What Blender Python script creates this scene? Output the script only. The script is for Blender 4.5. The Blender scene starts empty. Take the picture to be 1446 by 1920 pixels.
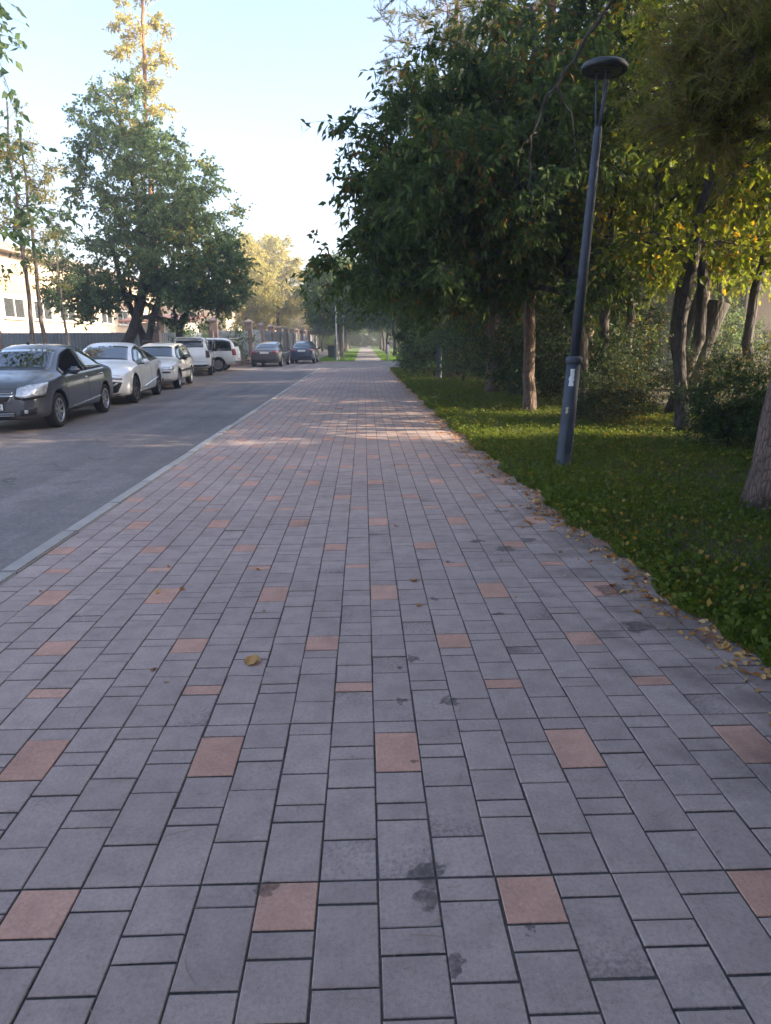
import bpy, bmesh, math, random
import numpy as np
from mathutils import Vector, Matrix
from mathutils.bvhtree import BVHTree
R = math.radians
S = bpy.context.scene
COL = S.collection

# ------------------------------------------------------------------ camera
cam = bpy.data.cameras.new('camera'); camo = bpy.data.objects.new('camera', cam); COL.objects.link(camo)
cam.sensor_fit = 'VERTICAL'; cam.sensor_height = 24.0; cam.lens = 16.0
cam.clip_start = 0.05; cam.clip_end = 3000
camo.location = (0, 0, 1.5)
camo.rotation_mode = 'QUATERNION'
camo.rotation_quaternion = (Matrix.Rotation(R(-1.7), 4, 'Z') @ Matrix.Rotation(R(90 - 14.2), 4, 'X') @ Matrix.Rotation(R(-0.35), 4, 'Z')).to_quaternion()
S.camera = camo
# ------------------------------------------------------------------ sky and sun
SUN_AZ, SUN_EL = 99.0, 21.0
w = bpy.data.worlds.new('World'); S.world = w; w.use_nodes = True
nt = w.node_tree; bg = nt.nodes['Background']
sky = nt.nodes.new('ShaderNodeTexSky'); sky.sky_type = 'NISHITA'; sky.sun_disc = False
sky.sun_elevation = R(SUN_EL); sky.sun_rotation = R(SUN_AZ); sky.air_density = 0.8; sky.dust_density = 5.0; sky.ozone_density = 2.0
nt.links.new(sky.outputs[0], bg.inputs[0]); bg.inputs[1].default_value = 0.15
sl = bpy.data.lights.new('sun', 'SUN'); sl.energy = 4.0; sl.angle = R(0.53); sl.color = (1.0, 0.83, 0.62)
so = bpy.data.objects.new('sun', sl); COL.objects.link(so); so.location = (40, -6, 30)
sv = Vector((math.sin(R(SUN_AZ)) * math.cos(R(SUN_EL)), math.cos(R(SUN_AZ)) * math.cos(R(SUN_EL)), math.sin(R(SUN_EL))))
so.rotation_mode = 'QUATERNION'; so.rotation_quaternion = sv.to_track_quat('Z', 'Y')
S.view_settings.view_transform = 'Standard'; S.view_settings.look = 'None'
S.view_settings.exposure = 2.2; S.view_settings.gamma = 1.0; S.view_settings.use_curve_mapping = False
S.render.engine = 'CYCLES'
S.cycles.use_denoising = True
S.cycles.max_bounces = 8; S.cycles.diffuse_bounces = 4; S.cycles.glossy_bounces = 3; S.cycles.transmission_bounces = 4
S.cycles.transparent_max_bounces = 6; S.cycles.caustics_reflective = False; S.cycles.caustics_refractive = False
S.cycles.sample_clamp_indirect = 6.0

# ------------------------------------------------------------------ helpers: tagging
def tag(o, label=None, cat=None, group=None, kind=None):
    if label: o['label'] = label
    if cat: o['category'] = cat
    if group: o['group'] = group
    if kind: o['kind'] = kind
    return o
def link(o, parent=None):
    COL.objects.link(o)
    if parent is not None: o.parent = parent
    return o
def empty(name, loc=(0, 0, 0), rz=0.0, parent=None):
    o = bpy.data.objects.new(name, None); link(o, parent)
    o.empty_display_size = 0.2; o.location = loc; o.rotation_euler = (0, 0, rz)
    return o
def obj(name, me, mat=None, parent=None, loc=None):
    o = bpy.data.objects.new(name, me); link(o, parent)
    if mat is not None:
        for m in (mat if isinstance(mat, (list, tuple)) else [mat]): me.materials.append(m)
    if loc is not None: o.location = loc
    return o
def copy_tree(o, parent=None):
    c = o.copy(); COL.objects.link(c); c.parent = parent
    for ch in list(o.children): copy_tree(ch, c)
    return c

# ------------------------------------------------------------------ helpers: meshes
class MB:
    def __init__(s): s.v = []; s.f = []; s.m = []
    def add(s, vs, fs, mi=0):
        n = len(s.v); s.v += [tuple(v) for v in vs]; s.f += [tuple(i + n for i in f) for f in fs]; s.m += [mi] * len(fs)
    def box(s, c, d, mi=0, rz=0.0, top=1.0):
        x, y, z = [k / 2 for k in d]; cr, sr = math.cos(rz), math.sin(rz); vs = []
        for zz in (-z, z):
            t = top if zz > 0 else 1.0
            for a, b in ((-x, -y), (x, -y), (x, y), (-x, y)):
                a *= t; b *= t
                vs.append((c[0] + a * cr - b * sr, c[1] + a * sr + b * cr, c[2] + zz))
        s.add(vs, [(3, 2, 1, 0), (4, 5, 6, 7), (0, 1, 5, 4), (1, 2, 6, 5), (2, 3, 7, 6), (3, 0, 4, 7)], mi)
    def lathe(s, prof, n=24, mi=0, c=(0, 0, 0), axis='z'):
        vs = []; fs = []; m = len(prof)
        for i in range(n):
            a = 2 * math.pi * i / n
            for r, h in prof:
                p = (r * math.cos(a), r * math.sin(a), h)
                if axis == 'y': p = (p[0], p[2], p[1])
                vs.append((p[0] + c[0], p[1] + c[1], p[2] + c[2]))
        for i in range(n):
            j = (i + 1) % n
            for k in range(m - 1):
                q = (i * m + k, j * m + k, j * m + k + 1, i * m + k + 1)
                fs.append(q if axis == 'z' else q[::-1])
        s.add(vs, fs, mi)
    def tube(s, pts, rad, n=8, mi=0, cap=True):
        vs = []; fs = []; P = [Vector(p) for p in pts]; up = Vector((0.31, 0.2, 0.93)).normalized()
        for i, p in enumerate(P):
            d = (P[min(i + 1, len(P) - 1)] - P[max(i - 1, 0)]).normalized()
            a = d.cross(up)
            if a.length < 1e-3: a = d.cross(Vector((1, 0, 0)))
            a.normalize(); b = d.cross(a)
            r = rad[i] if hasattr(rad, '__len__') else rad
            for k in range(n):
                t = 2 * math.pi * k / n
                vs.append(p + a * (r * math.cos(t)) + b * (r * math.sin(t)))
        for i in range(len(P) - 1):
            for k in range(n):
                fs.append((i * n + k, i * n + (k + 1) % n, (i + 1) * n + (k + 1) % n, (i + 1) * n + k))
        if cap: fs.append(tuple(range(n))[::-1]); fs.append(tuple((len(P) - 1) * n + k for k in range(n)))
        s.add(vs, fs, mi)
    def mesh(s, name, smooth=False):
        me = bpy.data.meshes.new(name); me.from_pydata(s.v, [], s.f); me.update()
        if any(s.m): me.polygons.foreach_set('material_index', s.m)
        if smooth: me.polygons.foreach_set('use_smooth', [True] * len(s.f))
        return me
    def build(s, name, mat, parent=None, smooth=False, loc=None):
        return obj(name, s.mesh(name, smooth), mat, parent, loc)

def np_mesh(name, V, F, tint=None, smooth=False):
    """V (n,3), F (m,k) fixed-size faces, tint: per-vertex float attribute"""
    me = bpy.data.meshes.new(name); V = np.asarray(V, np.float32); F = np.asarray(F, np.int32)
    me.vertices.add(len(V)); me.vertices.foreach_set('co', V.ravel())
    m, k = F.shape
    me.loops.add(m * k); me.loops.foreach_set('vertex_index', F.ravel())
    me.polygons.add(m); me.polygons.foreach_set('loop_start', np.arange(0, m * k, k, dtype=np.int32))
    me.polygons.foreach_set('use_smooth', np.full(m, bool(smooth)))
    me.update(calc_edges=True)
    if tint is not None:
        a = me.attributes.new('tint', 'FLOAT', 'POINT'); a.data.foreach_set('value', np.asarray(tint, np.float32))
    return me

# ------------------------------------------------------------------ helpers: materials
MATS = {}
class N:
    def __init__(s, name):
        s.mat = bpy.data.materials.new(name); s.mat.use_nodes = True; s.t = s.mat.node_tree
        s.b = s.t.nodes['Principled BSDF']; s.out = s.t.nodes['Material Output']; MATS[name] = s.mat
    def n(s, typ, **kw):
        nd = s.t.nodes.new(typ)
        for k, v in kw.items():
            if k.startswith('i_'):
                nd.inputs[int(k[2:])].default_value = v
            else: setattr(nd, k, v)
        return nd
    def l(s, a, b): s.t.links.new(a, b)
    def pos(s): return s.n('ShaderNodeNewGeometry').outputs['Position']
    def objc(s): return s.n('ShaderNodeTexCoord').outputs['Object']
    def noise(s, vec, scale, detail=4, rough=0.55, dim='3D'):
        nd = s.n('ShaderNodeTexNoise'); nd.inputs['Scale'].default_value = scale; nd.inputs['Detail'].default_value = detail
        nd.inputs['Roughness'].default_value = rough; s.l(vec, nd.inputs['Vector']); return nd.outputs['Fac']
    def ramp(s, fac, stops, interp='LINEAR'):
        nd = s.n('ShaderNodeValToRGB'); e = nd.color_ramp.elements; nd.color_ramp.interpolation = interp
        while len(e) < len(stops): e.new(0.5)
        for el, (p, c) in zip(e, stops):
            el.position = p; el.color = (c if len(c) == 4 else tuple(c) + (1,)) if hasattr(c, '__len__') else (c, c, c, 1)
        s.l(fac, nd.inputs[0]); return nd.outputs['Color']
    def mix(s, fac, a, b, mode='MIX'):
        nd = s.n('ShaderNodeMix', data_type='RGBA', blend_type=mode)
        for i, v in ((0, fac), (6, a), (7, b)):
            if hasattr(v, 'is_linked') or isinstance(v, bpy.types.NodeSocket): s.l(v, nd.inputs[i])
            else: nd.inputs[i].default_value = v if i == 0 else (tuple(v) + (1,) if len(v) == 3 else v)
        return nd.outputs[2]
    def math(s, op, a, b=0.0, c=None, clamp=False):
        nd = s.n('ShaderNodeMath', operation=op, use_clamp=clamp)
        for i, v in enumerate((a, b, c)):
            if v is None: continue
            if isinstance(v, bpy.types.NodeSocket): s.l(v, nd.inputs[i])
            else: nd.inputs[i].default_value = v
        return nd.outputs[0]
    def color(s, c):
        if isinstance(c, bpy.types.NodeSocket): s.l(c, s.b.inputs['Base Color'])
        else: s.b.inputs['Base Color'].default_value = tuple(c) + (1,)
    def set(s, **kw):
        for k, v in kw.items():
            inp = s.b.inputs[k.replace('_', ' ')]
            if isinstance(v, bpy.types.NodeSocket): s.l(v, inp)
            else: inp.default_value = v
        return s
    def bump(s, h, strength=0.3, dist=0.01):
        nd = s.n('ShaderNodeBump'); nd.inputs['Strength'].default_value = strength; nd.inputs['Distance'].default_value = dist
        s.l(h, nd.inputs['Height']); s.l(nd.outputs[0], s.b.inputs['Normal'])

def plain(name, col, rough=0.6, metal=0.0, var=0.15, scale=6.0, coat=0.0, spec=0.5):
    m = N(name); f = m.noise(m.objc(), scale)
    lo = tuple(c * (1 - var) for c in col); hi = tuple(min(1, c * (1 + var)) for c in col)
    m.color(m.ramp(f, [(0.3, lo), (0.7, hi)]))
    m.set(Roughness=rough, Metallic=metal)
    m.b.inputs['Specular IOR Level'].default_value = spec
    if coat: m.b.inputs['Coat Weight'].default_value = coat; m.b.inputs['Coat Roughness'].default_value = 0.03
    return m.mat

def leaf_mat(name, c0, c1, c2, trans=0.4, autumn=0.0, autumn_col=(0.35, 0.16, 0.02), rough=0.55, spec=0.16):
    m = N(name); a = m.n('ShaderNodeAttribute', attribute_name='tint').outputs['Fac']
    big = m.noise(m.pos(), 0.45, 2)
    f = m.math('ADD', m.math('MULTIPLY', a, 0.6), m.math('MULTIPLY', big, 0.45))
    col = m.ramp(f, [(0.15, c0), (0.5, c1), (0.85, c2)])
    if autumn > 0:
        sel = m.math('GREATER_THAN', m.math('ADD', m.math('FRACT', m.math('MULTIPLY', a, 37.0)), m.math('MULTIPLY', m.math('SUBTRACT', m.noise(m.pos(), 0.6, 1), 0.5), 0.9)), 1 - autumn)
        col = m.mix(sel, col, autumn_col)
    m.color(col); m.set(Roughness=rough); m.b.inputs['Specular IOR Level'].default_value = spec
    tr = m.n('ShaderNodeBsdfTranslucent'); br = m.n('ShaderNodeBrightContrast')
    hs = m.n('ShaderNodeHueSaturation'); hs.inputs['Hue'].default_value = 0.475; hs.inputs['Saturation'].default_value = 1.1; hs.inputs['Value'].default_value = 1.7
    m.l(col, hs.inputs['Color']); m.l(hs.outputs[0], tr.inputs['Color'])
    mx = m.n('ShaderNodeMixShader'); mx.inputs[0].default_value = trans
    m.l(m.b.outputs[0], mx.inputs[1]); m.l(tr.outputs[0], mx.inputs[2]); m.l(mx.outputs[0], m.out.inputs[0])
    return m.mat

def bark_mat(name, c0, c1, scale=9.0, upper=None, zlo=3, zhi=6):
    m = N(name); p = m.objc()
    mp = m.n('ShaderNodeMapping'); mp.inputs['Scale'].default_value = (1, 1, 0.22); m.l(p, mp.inputs[0])
    f = m.noise(mp.outputs[0], scale, 6, 0.7)
    vor = m.n('ShaderNodeTexVoronoi', feature='DISTANCE_TO_EDGE'); vor.inputs['Scale'].default_value = scale * 1.6; m.l(mp.outputs[0], vor.inputs['Vector'])
    col = m.ramp(f, [(0.3, c0), (0.7, c1)])
    if upper:
        sz = m.n('ShaderNodeSeparateXYZ'); m.l(p, sz.inputs[0])
        k = m.n('ShaderNodeMapRange'); k.inputs[1].default_value = zlo; k.inputs[2].default_value = zhi; m.l(sz.outputs[2], k.inputs[0])
        col = m.mix(k.outputs[0], col, m.ramp(f, [(0.3, tuple(c * .5 for c in upper)), (0.7, upper)]))
    crack = m.ramp(vor.outputs['Distance'], [(0.0, 0.35), (0.12, 1.0)])
    m.color(m.mix(1.0, col, crack, 'MULTIPLY')); m.set(Roughness=0.9)
    m.bump(m.math('ADD', f, m.math('MULTIPLY', vor.outputs['Distance'], 1.2)), 0.9, 0.03)
    return m.mat

# pavers: concrete, one tone per stone, fine speckle, stains with their own shapes
STAINS = [(0.16, 1.66, .055), (0.155, 1.575, .045), (0.2, 1.36, .03), (0.42, 1.45, .022), (0.34, 2.62, .045), (0.14, 2.62, .022),
          (0.17, 2.20, .02), (0.22, 3.02, .035), (0.15, 2.94, .022), (1.02, 4.78, .08), (1.5, 3.9, .11), (0.85, 4.98, .06), (1.25, 5.0, .07), (1.45, 3.35, .09), (1.2, 5.9, .07), (-.3, 1.62, .035), (0.74, 3.55, .03), (0.4, 3.8, .02)]
def paver_mat(name, c0, c1, c2, stains=True):
    m = N(name); p = m.pos()
    a = m.n('ShaderNodeAttribute', attribute_name='tint').outputs['Fac']; oi = m.n('ShaderNodeObjectInfo').outputs['Random']
    r = m.math('FRACT', m.math('ADD', a, oi))
    col = m.ramp(r, [(0.0, c0), (0.5, c1), (1.0, c2)])
    fine = m.noise(p, 420, 3, 0.7); mid = m.noise(p, 9, 5, 0.6); big = m.noise(p, 0.8, 3)
    col = m.mix(1.0, col, m.ramp(fine, [(0.3, 0.8), (0.7, 1.16)]), 'MULTIPLY')
    col = m.mix(1.0, col, m.ramp(mid, [(0.25, 0.80), (0.55, 1.0), (0.8, 1.1)]), 'MULTIPLY')
    col = m.mix(1.0, col, m.ramp(big, [(0.3, 0.9), (0.7, 1.08)]), 'MULTIPLY')
    grit = m.noise(p, 75, 4, 0.75); vo = m.n('ShaderNodeTexVoronoi'); vo.inputs['Scale'].default_value = 95; m.l(p, vo.inputs['Vector'])
    col = m.mix(1.0, col, m.ramp(grit, [(0.28, 0.78), (0.5, 1.0), (0.75, 1.14)]), 'MULTIPLY')
    pit = m.math('MULTIPLY', m.ramp(vo.outputs['Distance'], [(0.1, 1.0), (0.2, 0.0)]), m.ramp(m.noise(p, 21, 3), [(0.48, 0.0), (0.6, 1.0)]))
    col = m.mix(m.math('MULTIPLY', pit, .45), col, (0.07, 0.06, 0.055))
    rough = 0.86
    if stains:
        nz = m.n('ShaderNodeTexNoise'); nz.inputs['Scale'].default_value = 16; nz.inputs['Detail'].default_value = 8; m.l(p, nz.inputs['Vector'])
        sub = m.n('ShaderNodeVectorMath', operation='SUBTRACT'); m.l(nz.outputs['Color'], sub.inputs[0]); sub.inputs[1].default_value = (.5, .5, .5)
        sc = m.n('ShaderNodeVectorMath', operation='SCALE'); m.l(sub.outputs[0], sc.inputs[0]); sc.inputs['Scale'].default_value = 0.16
        ad = m.n('ShaderNodeVectorMath', operation='ADD'); m.l(p, ad.inputs[0]); m.l(sc.outputs[0], ad.inputs[1])
        fl = m.n('ShaderNodeVectorMath', operation='MULTIPLY'); m.l(ad.outputs[0], fl.inputs[0]); fl.inputs[1].default_value = (1, 1, 0)
        tot = None
        for x, y, rr in STAINS:
            d = m.n('ShaderNodeVectorMath', operation='DISTANCE'); m.l(fl.outputs[0], d.inputs[0]); d.inputs[1].default_value = (x, y, 0)
            q = m.n('ShaderNodeMapRange'); q.inputs[1].default_value = rr * .95; q.inputs[2].default_value = rr * .72; m.l(d.outputs['Value'], q.inputs[0])
            tot = q.outputs[0] if tot is None else m.math('MAXIMUM', tot, q.outputs[0])
        # darker in patches towards the verge
        sx = m.n('ShaderNodeSeparateXYZ'); m.l(p, sx.inputs[0])
        e = m.n('ShaderNodeMapRange'); e.inputs[1].default_value = 0.7; e.inputs[2].default_value = 2.1; m.l(sx.outputs[0], e.inputs[0])
        verge_dark = m.ramp(m.math('ADD', m.math('MULTIPLY', m.noise(p, 2.2, 5, 0.65), 0.8), m.math('MULTIPLY', e.outputs[0], 0.45)), [(0.56, 0.0), (0.78, 1.0)])
        col = m.mix(m.math('MULTIPLY', verge_dark, 0.55), col, (0.05, 0.042, 0.035))
        col = m.mix(m.math('MULTIPLY', m.math('MULTIPLY', tot, m.ramp(m.noise(p, 40, 5, .7), [(.3, .45), (.6, 1.0)])), 0.68), col, (0.022, 0.02, 0.02))
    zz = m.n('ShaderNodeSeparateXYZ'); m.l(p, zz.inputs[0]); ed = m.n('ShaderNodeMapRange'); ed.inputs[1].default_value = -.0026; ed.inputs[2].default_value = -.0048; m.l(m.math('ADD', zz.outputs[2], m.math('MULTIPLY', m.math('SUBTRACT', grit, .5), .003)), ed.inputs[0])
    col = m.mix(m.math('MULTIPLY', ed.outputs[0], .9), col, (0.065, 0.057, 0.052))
    m.color(col); m.set(Roughness=rough); m.b.inputs['Specular IOR Level'].default_value = 0.3
    m.bump(m.math('ADD', fine, m.math('MULTIPLY', grit, .7)), 0.4, 0.002)
    return m.mat
M_paver = paver_mat('paver_grey', (0.385, 0.29, 0.256), (0.412, 0.312, 0.274), (0.44, 0.335, 0.295))
M_red = paver_mat('paver_terracotta', (0.53, 0.295, 0.215), (0.56, 0.315, 0.23), (0.595, 0.34, 0.25))
def joint_mat():
    m = N('joint_sand'); p = m.pos(); f = m.noise(p, 60, 4); b = m.noise(p, 3, 3)
    c = m.ramp(f, [(0.3, (0.035, 0.031, 0.029)), (0.7, (0.1, 0.087, 0.075))])
    m.color(m.mix(m.ramp(b, [(0.5, 0.0), (0.62, 0.6)]), c, (0.12, 0.1, 0.075))); m.set(Roughness=0.95); m.bump(f, .6, .004); return m.mat
M_joint = joint_mat()
def kerb_mat():
    m = N('kerb_concrete'); p = m.pos(); f = m.noise(p, 150, 4); b = m.noise(p, 4, 5)
    oi = m.n('ShaderNodeObjectInfo').outputs['Random']
    c = m.ramp(m.math('ADD', m.math('MULTIPLY', b, .6), m.math('MULTIPLY', oi, .4)), [(0.25, (0.35, 0.315, 0.285)), (0.75, (0.5, 0.45, 0.405))])
    m.color(m.mix(1.0, c, m.ramp(f, [(0.3, .75), (.7, 1.15)]), 'MULTIPLY')); m.set(Roughness=0.9); m.bump(f, .4, .003); return m.mat
M_kerb = kerb_mat()
def asphalt_mat():
    m = N('asphalt'); p = m.pos(); f = m.noise(p, 150, 3, .8); g = m.noise(p, 24, 5, .8); b = m.noise(p, .5, 5); mid = m.noise(p, 5, 5, .65)
    mp = m.n('ShaderNodeMapping'); mp.inputs['Scale'].default_value = (1.1, .06, 1); m.l(p, mp.inputs[0]); track = m.noise(mp.outputs[0], 1.6, 3)
    c = m.ramp(f, [(0.25, (0.12, 0.103, 0.1)), (0.6, (0.2, 0.17, 0.163)), (0.8, (0.34, 0.295, 0.27))])
    c = m.mix(1.0, c, m.ramp(g, [(0.32, .66), (.52, 1.0), (.7, 1.4)]), 'MULTIPLY')
    c = m.mix(1.0, c, m.ramp(b, [(0.3, .78), (.7, 1.2)]), 'MULTIPLY')
    c = m.mix(1.0, c, m.ramp(mid, [(0.3, .85), (.7, 1.13)]), 'MULTIPLY')
    c = m.mix(1.0, c, m.ramp(track, [(0.35, .82), (.65, 1.14)]), 'MULTIPLY')
    nz = m.n('ShaderNodeTexNoise'); nz.inputs['Scale'].default_value = 1.8; nz.inputs['Detail'].default_value = 6; m.l(p, nz.inputs['Vector'])
    sc = m.n('ShaderNodeVectorMath', operation='SCALE'); m.l(nz.outputs['Color'], sc.inputs[0]); sc.inputs['Scale'].default_value = .9
    ad = m.n('ShaderNodeVectorMath', operation='ADD'); m.l(p, ad.inputs[0]); m.l(sc.outputs[0], ad.inputs[1])
    vo = m.n('ShaderNodeTexVoronoi', feature='DISTANCE_TO_EDGE'); vo.inputs['Scale'].default_value = .42; m.l(ad.outputs[0], vo.inputs['Vector'])
    crack = m.math('MULTIPLY', m.ramp(vo.outputs['Distance'], [(0.0, 1.0), (0.008, 0.0)]), m.ramp(m.noise(p, .35, 2), [(.5, 0), (.6, 1)]))
    c = m.mix(m.math('MULTIPLY', crack, .8), c, (0.025, 0.023, 0.022))
    oil = m.ramp(m.noise(p, 1.9, 2, .4), [(.68, 0.0), (.78, .5)]); c = m.mix(oil, c, (0.04, 0.037, 0.037))
    sx = m.n('ShaderNodeSeparateXYZ'); m.l(p, sx.inputs[0])
    e = m.n('ShaderNodeMapRange'); e.inputs[1].default_value = -4.6; e.inputs[2].default_value = -7.6; m.l(sx.outputs[0], e.inputs[0])
    d = m.ramp(m.math('ADD', m.math('MULTIPLY', m.noise(p, 1.3, 6, .7), .75), m.math('MULTIPLY', e.outputs[0], .5)), [(0.5, 0.0), (0.78, 1.0)])
    c = m.mix(m.math('MULTIPLY', d, .75), c, (0.2, 0.145, 0.1))
    e2 = m.n('ShaderNodeMapRange'); e2.inputs[1].default_value = -2.85; e2.inputs[2].default_value = -2.46; m.l(sx.outputs[0], e2.inputs[0])
    c = m.mix(m.math('MULTIPLY', m.math('MULTIPLY', e2.outputs[0], m.noise(p, 6, 4)), .8), c, (0.19, 0.16, 0.13))
    m.color(c); m.set(Roughness=0.85); m.bump(m.math('ADD', f, g), .5, .006); return m.mat
M_asphalt = asphalt_mat()
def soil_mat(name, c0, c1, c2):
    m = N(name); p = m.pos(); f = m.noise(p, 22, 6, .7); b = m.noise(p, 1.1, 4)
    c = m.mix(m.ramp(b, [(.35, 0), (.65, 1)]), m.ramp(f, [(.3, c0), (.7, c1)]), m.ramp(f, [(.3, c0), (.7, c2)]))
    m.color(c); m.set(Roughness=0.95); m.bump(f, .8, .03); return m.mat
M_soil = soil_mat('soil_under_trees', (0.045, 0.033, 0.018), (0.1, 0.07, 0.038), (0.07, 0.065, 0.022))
M_dirt = soil_mat('dirt_yard', (0.11, 0.09, 0.07), (0.2, 0.165, 0.13), (0.16, 0.14, 0.1))
M_lawn = soil_mat('lawn', (0.06, 0.11, 0.02), (0.11, 0.2, 0.03), (0.09, 0.17, 0.03))
M_farpath = plain('far_path_concrete', (0.24, 0.22, 0.21), .9, var=.12, scale=.4)
M_grass = leaf_mat('grass_blades', (0.06, 0.1, 0.011), (0.098, 0.145, 0.018), (0.16, 0.19, 0.04), .35, .03, (0.22, 0.17, 0.06))
M_weed = leaf_mat('weed_leaves', (0.055, 0.09, 0.011), (0.082, 0.12, 0.016), (0.13, 0.16, 0.03), .35, .02, (0.3, 0.2, 0.04))
M_lawnblade = leaf_mat('lawn_blades', (0.06, 0.12, 0.015), (0.09, 0.18, 0.02), (0.13, 0.24, 0.03), .4)
M_maple = leaf_mat('maple_leaves', (0.032, 0.06, 0.018), (0.055, 0.09, 0.024), (0.09, 0.13, 0.032), .38, .012, (0.17, 0.1, 0.025))
M_gold = leaf_mat('turning_leaves', (0.075, 0.12, 0.018), (0.125, 0.17, 0.024), (0.22, 0.235, 0.04), .55, .04, (0.34, 0.26, 0.04))
M_elm = leaf_mat('elm_leaves', (0.055, 0.1, 0.045), (0.085, 0.138, 0.06), (0.125, 0.175, 0.075), .42, .008, (0.3, 0.24, 0.04))
M_far = leaf_mat('far_leaves', (0.035, 0.07, 0.02), (0.06, 0.11, 0.025), (0.1, 0.15, 0.04), .4, .03, (0.28, 0.22, 0.04))
M_yellow = leaf_mat('yellow_sunlit_leaves', (0.18, 0.19, 0.06), (0.27, 0.265, 0.085), (0.38, 0.35, 0.13), .42, .1, (0.42, 0.33, 0.11))  # yellow leaves; the colour also paints in sunlight on the far trees
M_shrub = leaf_mat('shrub_leaves', (0.018, 0.036, 0.012), (0.03, 0.055, 0.017), (0.055, 0.085, 0.028), .3, .03, (0.2, 0.13, 0.03))
M_needle = leaf_mat('pine_needles', (0.085, 0.1, 0.026), (0.125, 0.14, 0.036), (0.18, 0.185, 0.055), .4, .04, (0.22, 0.15, 0.06))
M_litneedle = leaf_mat('lit_pine_needles', (0.11, 0.125, 0.028), (0.155, 0.165, 0.04), (0.21, 0.205, 0.06), .45, .04, (0.25, 0.17, 0.07))  # brighter copy of the needle colour, light on the near boughs painted in
M_litter = leaf_mat('fallen_leaves', (0.42, 0.22, 0.07), (0.55, 0.35, 0.13), (0.62, 0.46, 0.22), .2, .3, (0.34, 0.16, 0.05))
M_straw = plain('dry_needles', (0.32, 0.25, 0.16), .9)
M_bark = bark_mat('dark_bark', (0.025, 0.02, 0.017), (0.085, 0.07, 0.06))
M_barkp = bark_mat('pine_bark', (0.09, 0.06, 0.048), (0.24, 0.165, 0.13), 19.0, upper=(0.36, 0.17, 0.085), zlo=3.5, zhi=7)
M_barkg = bark_mat('grey_bark', (0.09, 0.075, 0.06), (0.24, 0.2, 0.165), 10)
M_lamp = plain('lamp_post_paint', (0.042, 0.05, 0.068), .6, 0.0, .3, 5)
M_lampdark = plain('lamp_head_paint', (0.025, 0.03, 0.035), .45)
M_lampglass = plain('lamp_lens', (0.05, 0.055, 0.055), .25)
M_paper = plain('torn_paper', (0.72, 0.72, 0.7), .85)
M_paper2 = plain('beige_sticker', (0.45, 0.4, 0.28), .85)
M_steelpole = plain('pale_pole', (0.5, 0.5, 0.5), .5)
M_iron = plain('black_iron', (0.02, 0.02, 0.022), .5)
def brick_mat(name, c0, c1, mortar, scale=1.0):
    m = N(name); tc = m.n('ShaderNodeTexCoord'); sp = m.n('ShaderNodeSeparateXYZ'); m.l(tc.outputs['Object'], sp.inputs[0])
    cx = m.n('ShaderNodeCombineXYZ'); m.l(m.math('ADD', sp.outputs[0], sp.outputs[1]), cx.inputs[0]); m.l(sp.outputs[2], cx.inputs[1])
    b = m.n('ShaderNodeTexBrick'); m.l(cx.outputs[0], b.inputs['Vector']); b.inputs['Scale'].default_value = scale
    b.inputs['Color1'].default_value = c0 + (1,); b.inputs['Color2'].default_value = c1 + (1,); b.inputs['Mortar'].default_value = mortar + (1,)
    b.inputs['Brick Width'].default_value = .25; b.inputs['Row Height'].default_value = .075; b.inputs['Mortar Size'].default_value = .008
    m.color(m.mix(1.0, b.outputs['Color'], m.ramp(m.noise(tc.outputs['Object'], 3, 4), [(.3, .7), (.7, 1.15)]), 'MULTIPLY')); m.set(Roughness=.9); return m.mat
M_brick = brick_mat('fence_brick', (0.2, 0.125, 0.11), (0.25, 0.16, 0.14), (0.22, 0.2, 0.19))
M_corr = plain('corrugated_steel', (0.15, 0.175, 0.2), .5, .0, .12, 1.5)
M_capstone = plain('pillar_capstone', (0.22, 0.18, 0.165), .9)
M_cream = plain('cream_plaster', (0.5, 0.39, 0.28), .9, 0, .06, .6)
M_pink = plain('pink_plaster', (0.38, 0.29, 0.24), .9, 0, .08, .8)
M_band = plain('brown_band', (0.36, 0.24, 0.15), .9, 0, .1, .8)
M_white = plain('white_trim', (0.5, 0.47, 0.43), .7, 0, .04)
M_roof = plain('roof_fascia', (0.2, 0.165, 0.14), .8, 0, .15)
M_redroof = plain('red_metal_roof', (0.17, 0.075, 0.06), .6)
M_paleblock = plain('pale_grey_plaster', (0.52, 0.49, 0.45), .9, 0, .06, .5)
M_brownblock = plain('brown_grey_plaster', (0.13, 0.105, 0.085), .9, 0, .1, .5)
M_lime = plain('lime_banner', (0.6, 0.7, 0.1), .7)
M_limedark = plain('dark_banner_print', (0.08, 0.12, 0.04), .7)
def glass_mat(name, col=(0.012, 0.014, 0.016), rough=0.03):
    m = N(name); m.color(col); m.set(Roughness=rough); m.b.inputs['Specular IOR Level'].default_value = 0.9
    m.b.inputs['Coat Weight'].default_value = 1.0; m.b.inputs['Coat Roughness'].default_value = 0.02; m.b.inputs['Coat IOR'].default_value = 1.6; return m.mat
M_glass = glass_mat('car_glass'); M_pane = glass_mat('window_pane', (0.04, 0.045, 0.05), .05)
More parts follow.
